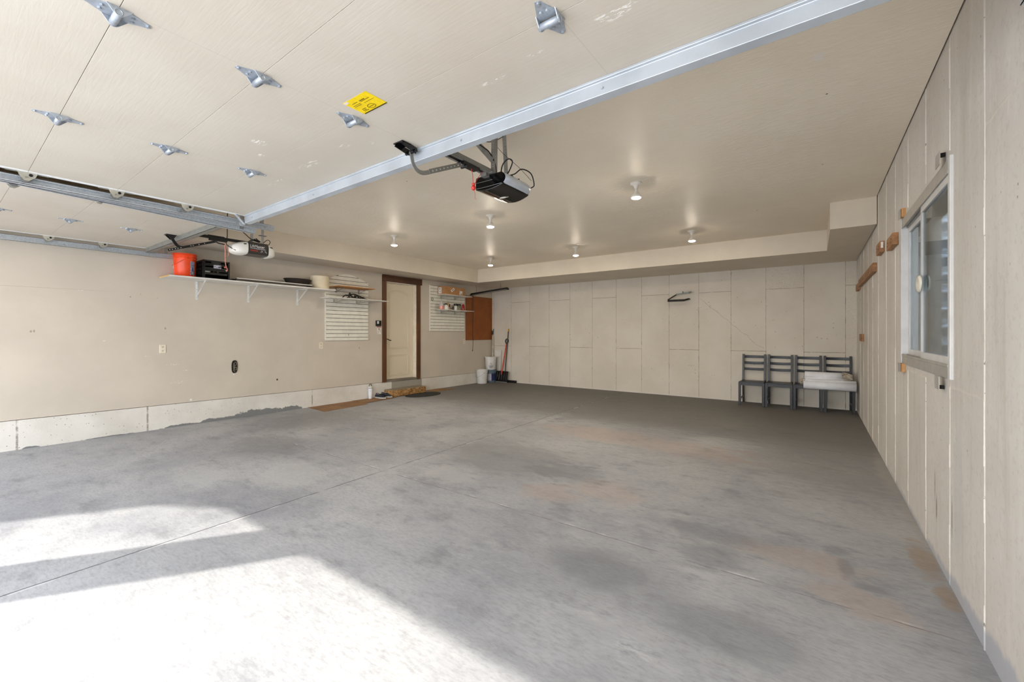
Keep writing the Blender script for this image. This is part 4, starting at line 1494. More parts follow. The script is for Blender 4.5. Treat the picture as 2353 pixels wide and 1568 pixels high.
# flat dark panel with white edges lying on the shelf
fp = thing('flat_panel', 'long flat dark panel with white edges lying on the white shelf', 'panel', (-7.03, 3.27, ST))
box('panel_face', (-7.19, 2.70, ST + 0.001), (-6.895, 3.850, ST + 0.040), simple('dark_taupe_laminate', (74, 66, 54), 0.6, var=0.1), fp)
mb = MB().box((-7.195, 2.694, ST + 0.036), (-6.889, 2.702, ST + 0.048)).box((-6.897, 2.694, ST + 0.036), (-6.889, 3.856, ST + 0.048)).box((-7.195, 3.848, ST + 0.036), (-6.889, 3.856, ST + 0.048))
mb.box((-7.195, 2.694, ST + 0.001), (-6.889, 2.701, ST + 0.006))
mb.build('white_edging', M['white'], fp)
pb = thing('pouch', 'small black pouch at the front edge of the shelf below the basket', 'pouch', (-6.872, 3.775, ST))
MB().lathe([(0, 0), (0.040, 0.0), (0.046, 0.007), (0.036, 0.017), (0, 0.020)], (-6.868, 3.775, ST + 0.0005), 20, 0.4, 1.0).build('pouch_body', M['rubber'], pb, smooth=True)

# oval wicker basket on the panel
wk = Mat('dark_wicker')
wv = wk.noise(70.0, 3.0, 0.6, stretch=(1, 1, 5))
wk.color(wk.mix(wv.smooth(0.4, 0.6), (24, 19, 14), (58, 46, 34))); wk.rough(0.75); wk.bump(wv, 0.8, 0.006)
ZB = ST + 0.049
bs = thing('wicker_basket', 'shallow oval dark wicker basket lying on the flat panel', 'basket', (-7.05, 3.70, ZB))
mb = MB().lathe([(0, 0.001), (0.165, 0.001), (0.180, 0.012), (0.205, 0.070), (0.214, 0.076), (0.212, 0.086), (0.202, 0.084), (0.172, 0.014), (0, 0.010)], (-7.05, 3.685, ZB), 40, 0.66, 1.04)
mb.build('basket_body', wk.m, bs, smooth=True)
rm = MB()
pts = [(-7.05 + 0.211 * 0.66 * math.cos(a), 3.685 + 0.211 * 1.04 * math.sin(a), ZB + 0.083) for a in [2 * math.pi * i / 40 for i in range(41)]]
rm.tube(pts, 0.008, 8, smooth=False)
rm.build('basket_rim', wk.m, bs, smooth=True)

ls = thing('lampshade', 'plain cream drum lampshade standing at the right end of the shelf', 'lampshade', (-7.05, 4.075, ST))
lsm = simple('cream_linen', (222, 208, 178), 0.8, var=0.03, bump=0.15, bscale=200.0)
mb = MB().lathe([(0.152, 0.001), (0.156, 0.001), (0.150, 0.226), (0.146, 0.226), (0.152, 0.001)], (-7.05, 4.072, ST), 40)
mb.build('shade', lsm, ls, smooth=True)
rg = MB()
for (r, z) in ((0.1515, 0.006), (0.1465, 0.220)):
    rg.tube([(-7.05 + r * math.cos(a), 4.072 + r * math.sin(a), ST + z) for a in [2 * math.pi * i / 36 for i in range(37)]], 0.0035, 6, smooth=False)
pieces(rg, 'trim_ring', lsm, ls, smooth=True)


# ================================================================== slatwall panels
slat_w = simple('white_slatwall', (226, 222, 208), 0.45, var=0.03)


def make_slatwall(label, y0, y1, z0, pitch, top, zmax):
    root = thing('slatwall', label, 'slatwall', (XL, (y0 + y1) / 2, z0), 'slatwalls on the left wall')
    N = 36
    ys = [y0 + (y1 - y0) * i / N for i in range(N + 1)]
    back = MB().prism([(XL + 0.001, y, z0) for y in (y0, y1)] + [(XL + 0.001, y, top(y)) for y in reversed(ys)], (0.009, 0, 0))
    back.build('groove_backing', simple('slatwall_groove', (92, 84, 70), 0.6), root)
    mb = MB()
    z = z0
    first = True
    while z < zmax:
        za = z if first else z + 0.0045
        zb = (z0 + 0.055 if first else z + pitch) - 0.0045
        first = False
        z = zb + 0.0045
        seg = []
        run = []
        for y in ys:
            t = min(zb, top(y))
            if t > za + 0.002:
                run.append((y, t))
        if len(run) >= 2:
            mb.prism([(XL + 0.008, run[0][0], za), (XL + 0.008, run[-1][0], za)] + [(XL + 0.008, y, t) for y, t in reversed(run)], (0.012, 0, 0))
    # closed ends of the slats
    mb.box((XL + 0.001, y0 - 0.003, z0), (XL + 0.0202, y0 + 0.010, top(y0)))
    mb.build('slats', slat_w, root)
    return root


def arch_top(y):
    t = max(0.0, min(1.0, (y - 4.285) / (5.189 - 4.285)))
    # straight-ish shoulders with a rounded crown
    return 2.298 + 0.127 * (math.sin(math.pi * t) ** 1.25)


sw1 = make_slatwall('white slatwall panel with an arched top, between the long shelf and the door', 4.285, 5.189, 1.174, 0.0716, arch_top, 2.44)
bd2 = MB().box((XL + 0.0205, 4.745, 1.262), (XL + 0.024, 4.757, 1.302))
bd2.build('slat_hook', M['steel_dark'], sw1)
sw2 = make_slatwall('white slatwall panel with two shelves, between the door and the brown board', 6.848, 8.029, 1.364, 0.0716,
                    lambda y: 2.424 + 0.006 * math.sin(math.pi * (y - 6.848) / 1.181), 2.44)
hk = MB()
hk.tube([(XL + 0.028, 6.905, 2.135), (XL + 0.030, 6.885, 2.112), (XL + 0.030, 6.895, 2.08), (XL + 0.030, 6.925, 2.075), (XL + 0.03, 6.938, 2.10), (XL + 0.03, 6.925, 2.13), (XL + 0.028, 6.905, 2.135)], 0.004, 6)
hk.build('slat_hook', M['black_metal'], sw2)

X20 = XL + 0.0205
pine = m_wood('orange_pine_board', (170, 110, 52), (200, 138, 74), 'y', 4.0)


def slat_shelf(label, y0, y1, z, depth, board_mat, brs, bmat, kind, board_name='shelf_board', tilt=0.0):
    root = thing('slatwall_shelf', label, 'shelf', (X20, (y0 + y1) / 2, z), 'small shelves on the slatwall')
    MB().hexa([(X20 + 0.002, y0, z), (X20 + depth, y0, z + tilt), (X20 + depth, y1, z + tilt), (X20 + 0.002, y1, z),
               (X20 + 0.002, y0, z + 0.012), (X20 + depth, y0, z + 0.012 + tilt), (X20 + depth, y1, z + 0.012 + tilt), (X20 + 0.002, y1, z + 0.012)]).build(board_name, board_mat, root)
    for y in brs:
        mb = MB()
        if kind == 'strut':
            mb.box((X20, y - 0.014, z - 0.085), (X20 + 0.004, y - 0.005, z)).box((X20, y + 0.005, z - 0.085), (X20 + 0.004, y + 0.014, z))
            mb.bar((X20 + 0.004, y, z - 0.075), (X20 + depth * 0.72, y, z - 0.004), 0.010, 0.004, (0, 1, 0))
            mb.box((X20, y - 0.006, z - 0.004), (X20 + depth * 0.75, y + 0.006, z))
        else:
            mb.prism([(X20, y - 0.003, z), (X20, y - 0.003, z - 0.062), (X20 + 0.018, y - 0.003, z - 0.062), (X20 + depth * 0.72, y - 0.003, z - 0.016), (X20 + depth * 0.72, y - 0.003, z)], (0, 0.006, 0))
            mb.box((X20, y - 0.022, z - 0.066), (X20 + 0.004, y + 0.022, z))
        mb.build('bracket', bmat, root)
    return root


slat_shelf('short orange pine shelf on the arched slatwall panel', 4.345, 5.085, 2.146, 0.36, pine, (4.49, 4.97), M['steel_dark'], 'strut')
s2 = slat_shelf('long thin white shelf on the arched slatwall, reaching towards the door casing', 4.172, 5.42, 1.935, 0.345, M['white'], (4.46, 4.93), M['bracket'], 'fin')
slat_shelf('upper white shelf on the right slatwall panel, under the cardboard box', 7.056, 8.02, 2.205, 0.27, M['white'], (7.21, 7.67), M['bracket'], 'fin')
slat_shelf('lower white shelf on the right slatwall panel, holding the bottles', 7.056, 8.08, 1.850, 0.27, M['white'], (7.21, 7.67), M['bracket'], 'fin')

# black strap carrier on the white shelf
ZW = 1.948
bc_ = thing('strap_carrier', 'tangled black strap carrier lying on the long thin white shelf', 'carrier', (-7.05, 4.75, ZW))
mb = MB()
xx = -7.03
mb.tube([(xx, 4.50, ZW + 0.012), (xx, 4.55, ZW + 0.055), (xx - .01, 4.63, ZW + 0.062), (xx, 4.72, ZW + 0.03)], 0.010, 8)
mb.tube([(xx, 4.63, ZW + 0.012), (xx, 4.645, ZW + 0.10), (xx, 4.67, ZW + 0.07), (xx + .01, 4.72, ZW + 0.02), (xx, 4.76, ZW + 0.07)], 0.013, 8)
mb.tube([(xx, 4.66, ZW + 0.08), (xx, 4.74, ZW + 0.090), (xx - .01, 4.82, ZW + 0.075), (xx, 4.90, ZW + 0.045), (xx, 4.97, ZW + 0.020), (xx, 5.03, ZW + 0.009)], 0.011, 8)
mb.tube([(xx, 4.76, ZW + 0.02), (xx, 4.80, ZW + 0.07), (xx, 4.84, ZW + 0.03), (xx + .01, 4.88, ZW + 0.03)], 0.012, 8)
mb.tube([(xx + .02, 4.58, ZW + 0.014), (xx + .03, 4.72, ZW + 0.014), (xx + .03, 4.86, ZW + 0.016), (xx, 4.96, ZW + 0.014)], 0.013, 8)
mb.build('straps', M['rubber'], bc_, smooth=True)

# cardboard box on the upper shelf
ZU, ZL = 2.2175, 1.8625
card = simple('brown_cardboard', (176, 128, 82), 0.8, var=0.08, stretch=(1, 1, 4))
cb = thing('cardboard_box', 'taped brown cardboard box on the upper shelf of the right slatwall', 'box', (-7.08, 7.43, ZU))
box('carton', (-7.21, 7.085, ZU), (-7.00, 7.80, ZU + 0.190), card, cb, 0.004)
wl2 = simple('white_paper_label', (226, 222, 214), 0.6, var=0.06, scale=40.0)
ib = simple('grey_label_print', (110, 106, 100), 0.6)
box('shipping_label', (-7.19, 7.0838, ZU + 0.02), (-7.09, 7.085, ZU + 0.165), wl2, cb)
box('shipping_label', (-7.0, 7.60, ZU + 0.02), (-6.9985, 7.70, ZU + 0.115), wl2, cb)
mb = MB().bar((-6.9995, 7.315, ZU + 0.085), (-6.9995, 7.415, ZU + 0.150), 0.055, 0.001, (0, -0.065, 0.10))
mb.build('tape_label', wl2, cb)
mb = MB().bar((-6.999, 7.335, ZU + 0.100), (-6.999, 7.395, ZU + 0.138), 0.020, 0.001, (0, -0.065, 0.10))
mb.box((-6.999, 7.612, ZU + 0.085), (-6.9975, 7.625, ZU + 0.105)).box((-6.999, 7.632, ZU + 0.03), (-6.9975, 7.69, ZU + 0.05))
mb.box((-7.17, 7.083, ZU + 0.12), (-7.13, 7.0845, ZU + 0.14)).box((-7.16, 7.083, ZU + 0.06), (-7.11, 7.0845, ZU + 0.07))
pieces(mb, 'label_print', ib, cb)

# bottles on the lower shelf
BOT = 'bottles and cans on the slatwall shelf'
pinkl = simple('pink_liquid', (222, 150, 132), 0.2, var=0.06)
clearp = simple('cloudy_clear_plastic', (186, 180, 180), 0.25, var=0.05)


def bottle(name, label, cat, x, y, parts):
    root = thing(name, label, cat, (x, y, ZL), BOT)
    for (pn, prof, mat, seg, sx, sy) in parts:
        MB().lathe(prof, (x, y, ZL + 0.0005), seg, sx, sy).build(pn, mat, root, smooth=True, angle=50)
    return root


b = bottle('spray_bottle', 'clear spray bottle with pink liquid, leftmost on the lower slatwall shelf', 'bottle', -7.05, 7.042, [
    ('bottle_body', [(0, 0), (0.052, 0), (0.054, 0.006), (0.054, 0.080), (0, 0.081)], pinkl, 24, 1, 1),
    ('bottle_top', [(0.054, 0.081), (0.054, 0.10), (0.045, 0.130), (0.022, 0.165), (0.016, 0.185), (0.016, 0.20), (0, 0.20)], clearp, 24, 1, 1)])
MB().box((-7.062, 7.03, ZL + 0.20), (-7.035, 7.052, ZL + 0.235)).bar((-7.05, 7.035, ZL + 0.225), (-7.02, 6.995, ZL + 0.205), 0.012, 0.012).build('trigger', clearp, b, bevel=0.003)
b = bottle('jug', 'small white jug with black cap beside the pink spray bottle', 'jug', -7.05, 7.184, [
    ('bottle_body', [(0, 0), (0.058, 0), (0.064, 0.010), (0.066, 0.055), (0.056, 0.095), (0.030, 0.112), (0.024, 0.118), (0, 0.118)], M['white'], 24, 0.9, 1),
    ('cap', [(0.024, 0.116), (0.030, 0.118), (0.030, 0.150), (0, 0.152)], M['black'], 16, 1, 1)])
MB().tube([(-7.04, 7.12, ZL + 0.125), (-7.04, 7.10, ZL + 0.13), (-7.04, 7.098, ZL + 0.105), (-7.04, 7.108, ZL + 0.085)], 0.008, 8).build('handle', M['black'], b, smooth=True)
b = bottle('glass_bottle', 'clear amber glass bottle with a slim neck on the lower slatwall shelf', 'bottle', -7.10, 7.315, [
    ('bottle_body', [(0, 0), (0.050, 0), (0.052, 0.010), (0.050, 0.030), (0.030, 0.045), (0.018, 0.07), (0.016, 0.15), (0.020, 0.152), (0.020, 0.172), (0, 0.172)],
     simple('amber_glass', (206, 176, 132), 0.12, var=0.15), 24, 1, 1)])
b = thing('small_carton', 'small dark brown carton standing behind the bottles', 'carton', (-7.16, 7.36, ZL), BOT)
box('carton_body', (-7.220, 7.33, ZL + 0.0005), (-7.156, 7.44, ZL + 0.150), simple('brown_carton', (112, 60, 32), 0.6, var=0.2, scale=40.0), b, 0.002)
box('carton_label', (-7.156, 7.345, ZL + 0.015), (-7.1545, 7.43, ZL + 0.075), wl2, b)
b = bottle('dark_vial', 'slim dark brown vial between the glass bottle and the white jar', 'bottle', -7.04, 7.42, [
    ('bottle_body', [(0, 0), (0.018, 0), (0.020, 0.01), (0.020, 0.07), (0.010, 0.085), (0.010, 0.10), (0, 0.10)], simple('dark_brown_glass', (58, 44, 32), 0.15), 16, 1, 1)])
b = bottle('jar', 'pale jar with a tall black lid in the middle of the lower slatwall shelf', 'jar', -7.06, 7.518, [
    ('jar_body', [(0, 0), (0.048, 0), (0.052, 0.008), (0.052, 0.085), (0.040, 0.105), (0.034, 0.108), (0, 0.108)], simple('pale_green_white_plastic', (206, 208, 196), 0.35, var=0.04), 24, 1, 1),
    ('lid', [(0.034, 0.106), (0.040, 0.108), (0.040, 0.158), (0, 0.160)], M['black'], 20, 1, 1)])
b = bottle('herb_can', 'can with a green leaf print and black lid beside the red pouch', 'can', -7.06, 7.635, [
    ('can_body', [(0, 0), (0.050, 0), (0.052, 0.006), (0.052, 0.110), (0, 0.112)], simple('speckled_label', (128, 126, 104), 0.4, var=0.5, scale=40.0), 24, 1, 1),
    ('lid', [(0.052, 0.108), (0.055, 0.110), (0.055, 0.150), (0.050, 0.156), (0, 0.156)], M['black'], 24, 1, 1)])
lf = MB()
for (dy, dz, a) in ((-0.028, 0.060, 0.5), (-0.006, 0.075, 1.6), (-0.020, 0.035, 0.1), (0.008, 0.05, 2.4), (-0.03, 0.082, 1.1)):
    c0 = Vector((-7.005, 7.635 + dy, ZL + dz))
    lf.prism([c0, c0 + Vector((0, 0.012 * math.cos(a - .5), 0.012 * math.sin(a - .5))), c0 + Vector((0, 0.034 * math.cos(a), 0.034 * math.sin(a))), c0 + Vector((0, 0.012 * math.cos(a + .5), 0.012 * math.sin(a + .5)))], (0.003, 0, 0))
lf.build('leaf_print', simple('leaf_green', (86, 112, 52), 0.6), b)
b = bottle('pouch', 'red foil pouch at the right end of the lower slatwall shelf', 'pouch', -7.06, 7.795, [
    ('pouch_body', [(0, 0), (0.044, 0.002), (0.050, 0.020), (0.046, 0.09), (0.036, 0.13), (0.030, 0.158), (0, 0.160)], simple('red_foil', (158, 18, 26), 0.3, var=0.35, scale=30.0), 14, 0.6, 1.15)])
MB().box((-7.034, 7.755, ZL + 0.02), (-7.028, 7.79, ZL + 0.06)).build('pouch_label', simple('peach_label', (206, 150, 118), 0.5, var=0.2, scale=40.0), b)


# ================================================================== small fixtures on the left wall
def make_outlet():
    root = thing('wall_outlet', '', 'electrical outlet', (0, 0, 0), 'outlets on the left wall')
    pl = MB().box((0.0, -0.036, -0.058), (0.006, 0.036, 0.058))
    po = pl.build('cover_plate', simple('ivory_plate', (226, 216, 194), 0.4, var=0.03), root, bevel=0.003)
    s = MB()
    for z in (-0.026, 0.026):
        s.lathe([(0, -0.012), (0.016, -0.012), (0.016, 0.012), (0, 0.012)], (0.0035, 0, z), 16, 0.25, 1.0)
    pieces(s, 'receptacle', simple('ivory_receptacle', (206, 194, 168), 0.4), po)
    k = MB()
    for z in (-0.026, 0.026):
        for y in (-0.007, 0.007):
            k.box((0.0068, y - 0.0012, z - 0.001), (0.0080, y + 0.0012, z + 0.007))
        k.cyl((0.0068, 0, z - 0.007), (0.0080, 0, z - 0.007), 0.0025, seg=8)
    pieces(k, 'slot', M['void'], po)
    return root


o0 = make_outlet()
o0.location = (XL, 1.930, 1.092)
o0['label'] = 'ivory outlet low on the left wall below the start of the long shelf'
dup(o0, (XL, 4.208, 1.086), None, 'ivory outlet just left of the bottom of the arched slatwall panel')
dup(o0, (XL, 8.037, 1.104), None, 'ivory outlet below the edge of the brown wall board')

jb = thing('junction_box', 'open dark oval junction box without cover low on the left wall', 'junction box', (XL, 2.81, 0.793))
mb = MB()
ov = [(2.81 + 0.038 * math.copysign(abs(math.cos(a)) ** 0.7, math.cos(a)), 0.793 + 0.094 * math.copysign(abs(math.sin(a)) ** 0.8, math.sin(a))) for a in [2 * math.pi * i / 28 for i in range(28)]]
mb.prism([(XL + 0.0005, y, z) for y, z in ov], (0.003, 0, 0))
mb.build('box_opening', M['void'], jb)
mb = MB().tube([(XL + 0.006, y, z) for y, z in ov + [ov[0]]], 0.005, 6, smooth=False)
mb.build('box_rim', M['black_metal'], jb)
mb = MB().box((XL + 0.004, 2.792, 0.735), (XL + 0.010, 2.812, 0.852))
mb.tube([(XL + 0.006, 2.808, 0.865), (XL + 0.014, 2.833, 0.852), (XL + 0.012, 2.836, 0.83), (XL + 0.008, 2.815, 0.80)], 0.006, 6)
mb.tube([(XL + 0.008, 2.81, 0.775), (XL + 0.016, 2.832, 0.782), (XL + 0.014, 2.838, 0.755), (XL + 0.01, 2.82, 0.742)], 0.007, 6)
mb.tube([(XL + 0.010, 2.793, 0.742), (XL + 0.014, 2.805, 0.722), (XL + 0.010, 2.818, 0.715)], 0.008, 6)
mb.build('wiring_clamps', simple('dull_clamp_steel', (112, 104, 88), 0.5, 0.3, var=0.2), jb, smooth=True)

wc = thing('door_control', 'black wall control for the overhead doors, left of the brown door casing', 'wall control', (XL, 5.436, 1.51))
co = box('control_body', (XL + 0.0005, 5.374, 1.452), (XL + 0.028, 5.498, 1.568), M['black'], wc, 0.006)
box('control_button', (XL + 0.028, 5.392, 1.498), (XL + 0.034, 5.436, 1.555), simple('pale_button', (206, 208, 200), 0.35), co, 0.003)
box('control_button', (XL + 0.028, 5.452, 1.486), (XL + 0.032, 5.486, 1.555), M['gloss_black'], co, 0.003)
no = thing('safety_notice', 'small white safety notice with a red head under the black wall control', 'notice', (XL, 5.458, 1.36))
box('notice_card', (XL + 0.0005, 5.412, 1.288), (XL + 0.003, 5.506, 1.442), simple('white_card', (226, 220, 210), 0.5), no)
mb = MB().box((XL + 0.003, 5.412, 1.428), (XL + 0.004, 5.506, 1.442))
for i in range(14):
    a0, a1 = 2 * math.pi * i / 14, 2 * math.pi * (i + 1) / 14
    c0 = (5.458, 1.392)
    mb.prism([(XL + 0.003, c0[0] + r * math.cos(a), c0[1] + r * 1.15 * math.sin(a)) for r, a in ((0.019, a0), (0.019, a1), (0.015, a1), (0.015, a0))], (0.001, 0, 0))
mb.build('red_head', simple('notice_red', (170, 44, 36), 0.5), no)
mb = MB().box((XL + 0.003, 5.452, 1.382), (XL + 0.004, 5.464, 1.404))
for i in range(6):
    mb.box((XL + 0.003, 5.422, 1.360 - i * 0.011), (XL + 0.004, 5.422 + (0.046 if i % 2 else 0.034), 1.363 - i * 0.011))
mb.build('notice_print', ib, no)

bb = thing('wall_board', 'reddish brown hardboard panel on the left wall next to the back corner', 'board', (XL, 8.62, 1.13))
hb_ = Mat('brown_hardboard')
hn = hb_.noise(5.0, 4.0)
hb_.color(hb_.mix(hn.smooth(0.3, 0.7), (134, 76, 34), (148, 86, 40))); hb_.rough(0.55); hb_.spec(0.3)
box('board_sheet', (XL + 0.0005, 8.088, 1.133), (XL + 0.012, 9.160, 2.272), hb_.m, bb)

# hanging shop light
sl = thing('shop_light', 'black hanging fluorescent shop light in the back left corner under the soffit', 'shop light', (-6.61, 8.26, 2.34))
A0, A1 = Vector((-7.175, 8.235, 2.302)), Vector((-6.06, 8.285, 2.392))
d = (A1 - A0).normalized()
sd = d.cross(Vector((0, 0, 1))).normalized()
up = sd.cross(d).normalized()
mb = MB()
mb.bar(A0 + up * 0.014, A1 + up * 0.014, 0.055, 0.030, sd)
for s in (-1, 1):
    mb.bar(A0 + sd * s * 0.048 - up * 0.006, A1 + sd * s * 0.048 - up * 0.006, 0.060, 0.0025, sd * 1.0 + up * (-0.5 * s))
mb.build('light_housing', M['black_metal'], sl)
mb = MB()
for s in (-1, 1):
    mb.cyl(A0 + sd * s * 0.026 - up * 0.014 + d * 0.03, A1 + sd * s * 0.026 - up * 0.014 - d * 0.03, 0.011, seg=12)
pieces(mb, 'unlit_tube', simple('unlit_tube_glass', (150, 146, 136), 0.25), sl, smooth=True)
mb = MB()
for p in (A0, A1):
    mb.bar(p - sd * 0.05 - up * 0.01, p + sd * 0.05 - up * 0.01, 0.032, 0.012, up)
pieces(mb, 'end_cap', M['black_metal'], sl)
mb = MB()
for f in (0.14, 0.82):
    p = A0 + (A1 - A0) * f + up * 0.028
    mb.tube([p, p + Vector((0.004, 0, (ZS - p.z) * 0.5)), Vector((p.x - 0.006, p.y, ZS))], 0.003, 6)
pieces(mb, 'hanging_wire', M['cord'], sl)
mb = MB()
p = A0 + d * 0.05 - up * 0.01
mb.tube([p, (p.x + 0.004, p.y, 1.9), (p.x - 0.006, p.y, 1.4), (p.x + 0.006, p.y, 1.1), (p.x - 0.014, p.y + 0.004, 0.875)], 0.006, 6)
mb.lathe([(0, -0.02), (0.012, -0.014), (0.012, 0.006), (0, 0.012)], (p.x - 0.014, p.y + 0.004, 0.872), 8)
mb.tube([p - d * 0.035, (p.x - 0.035, p.y, 2.0), (p.x - 0.034, p.y, 1.62)], 0.0025, 5)
mb.lathe([(0, -0.01), (0.008, -0.006), (0.008, 0.006), (0, 0.01)], (p.x - 0.034, p.y, 1.61), 8)
mb.build('power_cord', M['cord'], sl, smooth=True)


# ================================================================== the back left corner
whitep = simple('white_bucket_plastic', (218, 216, 212), 0.4, var=0.02)
greyp = simple('blue_grey_bucket_plastic', (96, 112, 124), 0.45, var=0.06)
wire = simple('bail_wire', (128, 124, 118), 0.4, 0.6)
make_bucket('bucket', 'plain white bucket with a wire bail on the floor in front of the stacked pair', 'plastic buckets', (-7.10, 8.575, 0.0), 0.150, 0.128, 0.355, whitep, wire, 2, 0.78, facing=2.7)
g, gb = make_bucket('bucket', 'blue-grey bucket with a dark blue label, underneath the upper white bucket', 'plastic buckets', (-7.075, 8.905, 0.0), 0.148, 0.132, 0.340, greyp, wire, 3, 0.8, handle=False, mouth=False)
gc = (-7.075, 8.905, 0.0)
wrap_patch(gb, 'bucket_label', simple('dark_blue_label', (34, 44, 92), 0.4, var=0.35, scale=25.0), gc, 0.132, 0.148, 0.34, math.radians(-44), math.radians(18), 0.055, 0.245)
wrap_patch(gb, 'bucket_label_side', simple('pale_grey_label', (176, 172, 180), 0.4, var=0.1, scale=25.0), gc, 0.132, 0.148, 0.34, math.radians(-92), math.radians(-44), 0.055, 0.235)
wu, wb_ = make_bucket('bucket', 'white lidded bucket with blue lettering, stacked on the blue-grey bucket', 'plastic buckets', (-7.075, 8.905, 0.3405), 0.150, 0.134, 0.335, whitep, wire, 1, 0.8, handle=False, lid=True)
wcn = (-7.075, 8.905, 0.3405)
navy = simple('navy_print', (44, 52, 96), 0.5)
orp = simple('orange_grey_print', (150, 98, 84), 0.5)


def on_bucket(a, z, off=0.0025):
    r = 0.134 + 0.016 * z / 0.335 + off
    return (wcn[0] + r * math.cos(a), wcn[1] + r * math.sin(a), wcn[2] + z)


mid_a = math.radians(-50)
pr = MB()
rnd = random.Random(21)
for (tot, z, h) in ((0.80, 0.088, 0.022), (0.56, 0.050, 0.022)):
    a = mid_a - tot / 2
    while a < mid_a + tot / 2:
        w = rnd.uniform(0.055, 0.105)
        up_h = h * rnd.choice((1.0, 1.0, 1.35))
        k = rnd.choice('onle')
        for (u0, u1, v0, v1) in {'o': ((0, .25, 0, 1), (.75, 1, 0, 1), (.25, .75, 0, .25), (.25, .75, .75, 1)), 'n': ((0, .28, 0, 1), (.72, 1, 0, .9), (.28, .72, .7, 1)),
                                 'l': ((0.2, .5, 0, 1.2),), 'e': ((0, .28, 0, 1), (.28, 1, 0, .2), (.28, .9, .42, .6), (.28, 1, .8, 1))}[k]:
            pr.prism([on_bucket(a + w * u0, z + up_h * v0), on_bucket(a + w * u1, z + up_h * v0), on_bucket(a + w * u1, z + up_h * v1), on_bucket(a + w * u0, z + up_h * v1)],
                     (0.001 * math.cos(a), 0.001 * math.sin(a), 0))
        a += w + 0.018
pr.build('blue_lettering', navy, wb_)
pr = MB().tube([on_bucket(mid_a - 0.20, 0.135), on_bucket(mid_a, 0.178), on_bucket(mid_a + 0.20, 0.135)], 0.0045, 6, smooth=False)
pr.build('triangle_emblem', orp, wb_)

wbd = thing('white_board', 'white board leaning on the back wall behind the snow shovel', 'board', (-7.02, 9.13, 0))
MB().bar((-7.030, 9.120, 0.0), (-7.018, 9.155, 0.85), 0.225, 0.012, (1, 0, 0)).build('board_sheet', simple('white_melamine', (214, 210, 202), 0.45, var=0.02), wbd)
pw = thing('broom', 'white broom handle with a blue-grey top leaning in the back corner', 'broom', (-7.16, 9.1, 0))
MB().cyl((-7.150, 9.085, 0.02), (-7.178, 9.150, 1.28), 0.014, seg=12).build('pole', simple('cream_pole', (196, 190, 172), 0.45), pw, smooth=True)
MB().cyl((-7.178, 9.150, 1.28), (-7.182, 9.160, 1.43), 0.013, seg=12).build('grip', simple('blue_grey_grip', (92, 112, 124), 0.5), pw, smooth=True)
MB().box((-7.225, 9.06, 0.0), (-7.09, 9.11, 0.05)).build('broom_head', M['black'], pw, bevel=0.006)
p2 = thing('pole', 'thin cream pole with a black hanging hook beside the blue-topped broom', 'pole', (-7.20, 9.12, 0))
MB().cyl((-7.185, 9.10, 0.0), (-7.212, 9.150, 1.26), 0.011, seg=10).build('shaft', simple('cream_shaft', (182, 170, 146), 0.5), p2, smooth=True)
MB().cyl((-7.212, 9.150, 1.26), (-7.216, 9.158, 1.38), 0.010, seg=10).box((-7.226, 9.140, 1.28), (-7.200, 9.152, 1.34)).build('hook', M['black'], p2)

ssv = thing('snow_shovel', 'snow shovel with a black blade and an orange-red handle leaning in the corner', 'snow shovel', (-6.84, 9.05, 0))
mb = MB()
nx, nz = 14, 6


def blade(u, v):
    x = -7.075 + 0.47 * u
    z = 0.022 + 0.275 * v
    bow = 0.045 * (1 - (2 * u - 1) ** 2)
    y = 9.00 + 0.035 * v + bow * (0.35 + 0.65 * v) + 0.030 * (v * v) - 0.006 * math.cos(u * math.pi * 12) * (0.2 < v < 0.9)
    return (x, y, z)


mb.grid(blade, 48, 8)
bl = mb.build('blade', M['black'], ssv, smooth=True, solid=0.004)
mb = MB()
for (u, v, a) in ((0.10, 0.45, 1.1), (0.27, 0.52, 1.15), (0.56, 0.52, 2.3), (0.80, 0.50, 2.1)):
    p = Vector(blade(u, v)) + Vector((0, -0.006, 0))
    dd = Vector((math.cos(a), 0, math.sin(a)))
    mb.bar(p - dd * 0.040, p + dd * 0.040, 0.022, 0.004, (-dd.z, 0, dd.x))
pieces(mb, 'blade_rib', simple('scuffed_grey_plastic', (66, 66, 66), 0.35), bl, bevel=0.002)
MB().box((-7.078, 8.994, 0.001), (-6.603, 9.001, 0.028)).build('wear_strip', M['steel_dark'], bl)
MB().cyl((-6.846, 9.075, 0.20), (-6.733, 9.150, 1.030), 0.0155, seg=14).build('handle', simple('orange_red_shaft', (206, 62, 36), 0.4, var=0.06), ssv, smooth=True)
gp = MB().tube([(-6.733, 9.150, 1.02), (-6.752, 9.152, 1.06), (-6.765, 9.155, 1.10), (-6.745, 9.157, 1.145), (-6.705, 9.158, 1.15), (-6.675, 9.157, 1.115), (-6.690, 9.153, 1.07), (-6.730, 9.150, 1.03)], 0.014, 8)
gp.build('d_grip', M['black'], ssv, smooth=True)
pbm = thing('push_broom', 'push broom with a black pole and yellow tip behind the snow shovel', 'broom', (-6.70, 9.1, 0))
MB().cyl((-6.760, 9.100, 0.05), (-6.672, 9.150, 1.355), 0.012, seg=12).build('pole', simple('dark_green_black_pole', (30, 38, 32), 0.4), pbm, smooth=True)
MB().cyl((-6.672, 9.150, 1.355), (-6.667, 9.153, 1.430), 0.0135, seg=12).build('yellow_tip', simple('yellow_plastic', (214, 170, 30), 0.4), pbm, smooth=True)
MB().box((-6.80, 9.075, 0.030), (-6.385, 9.135, 0.066)).build('broom_block', M['black'], pbm, bevel=0.005)
MB().box((-6.795, 9.08, 0.0), (-6.39, 9.13, 0.031)).build('bristles', M['rubber'], pbm)


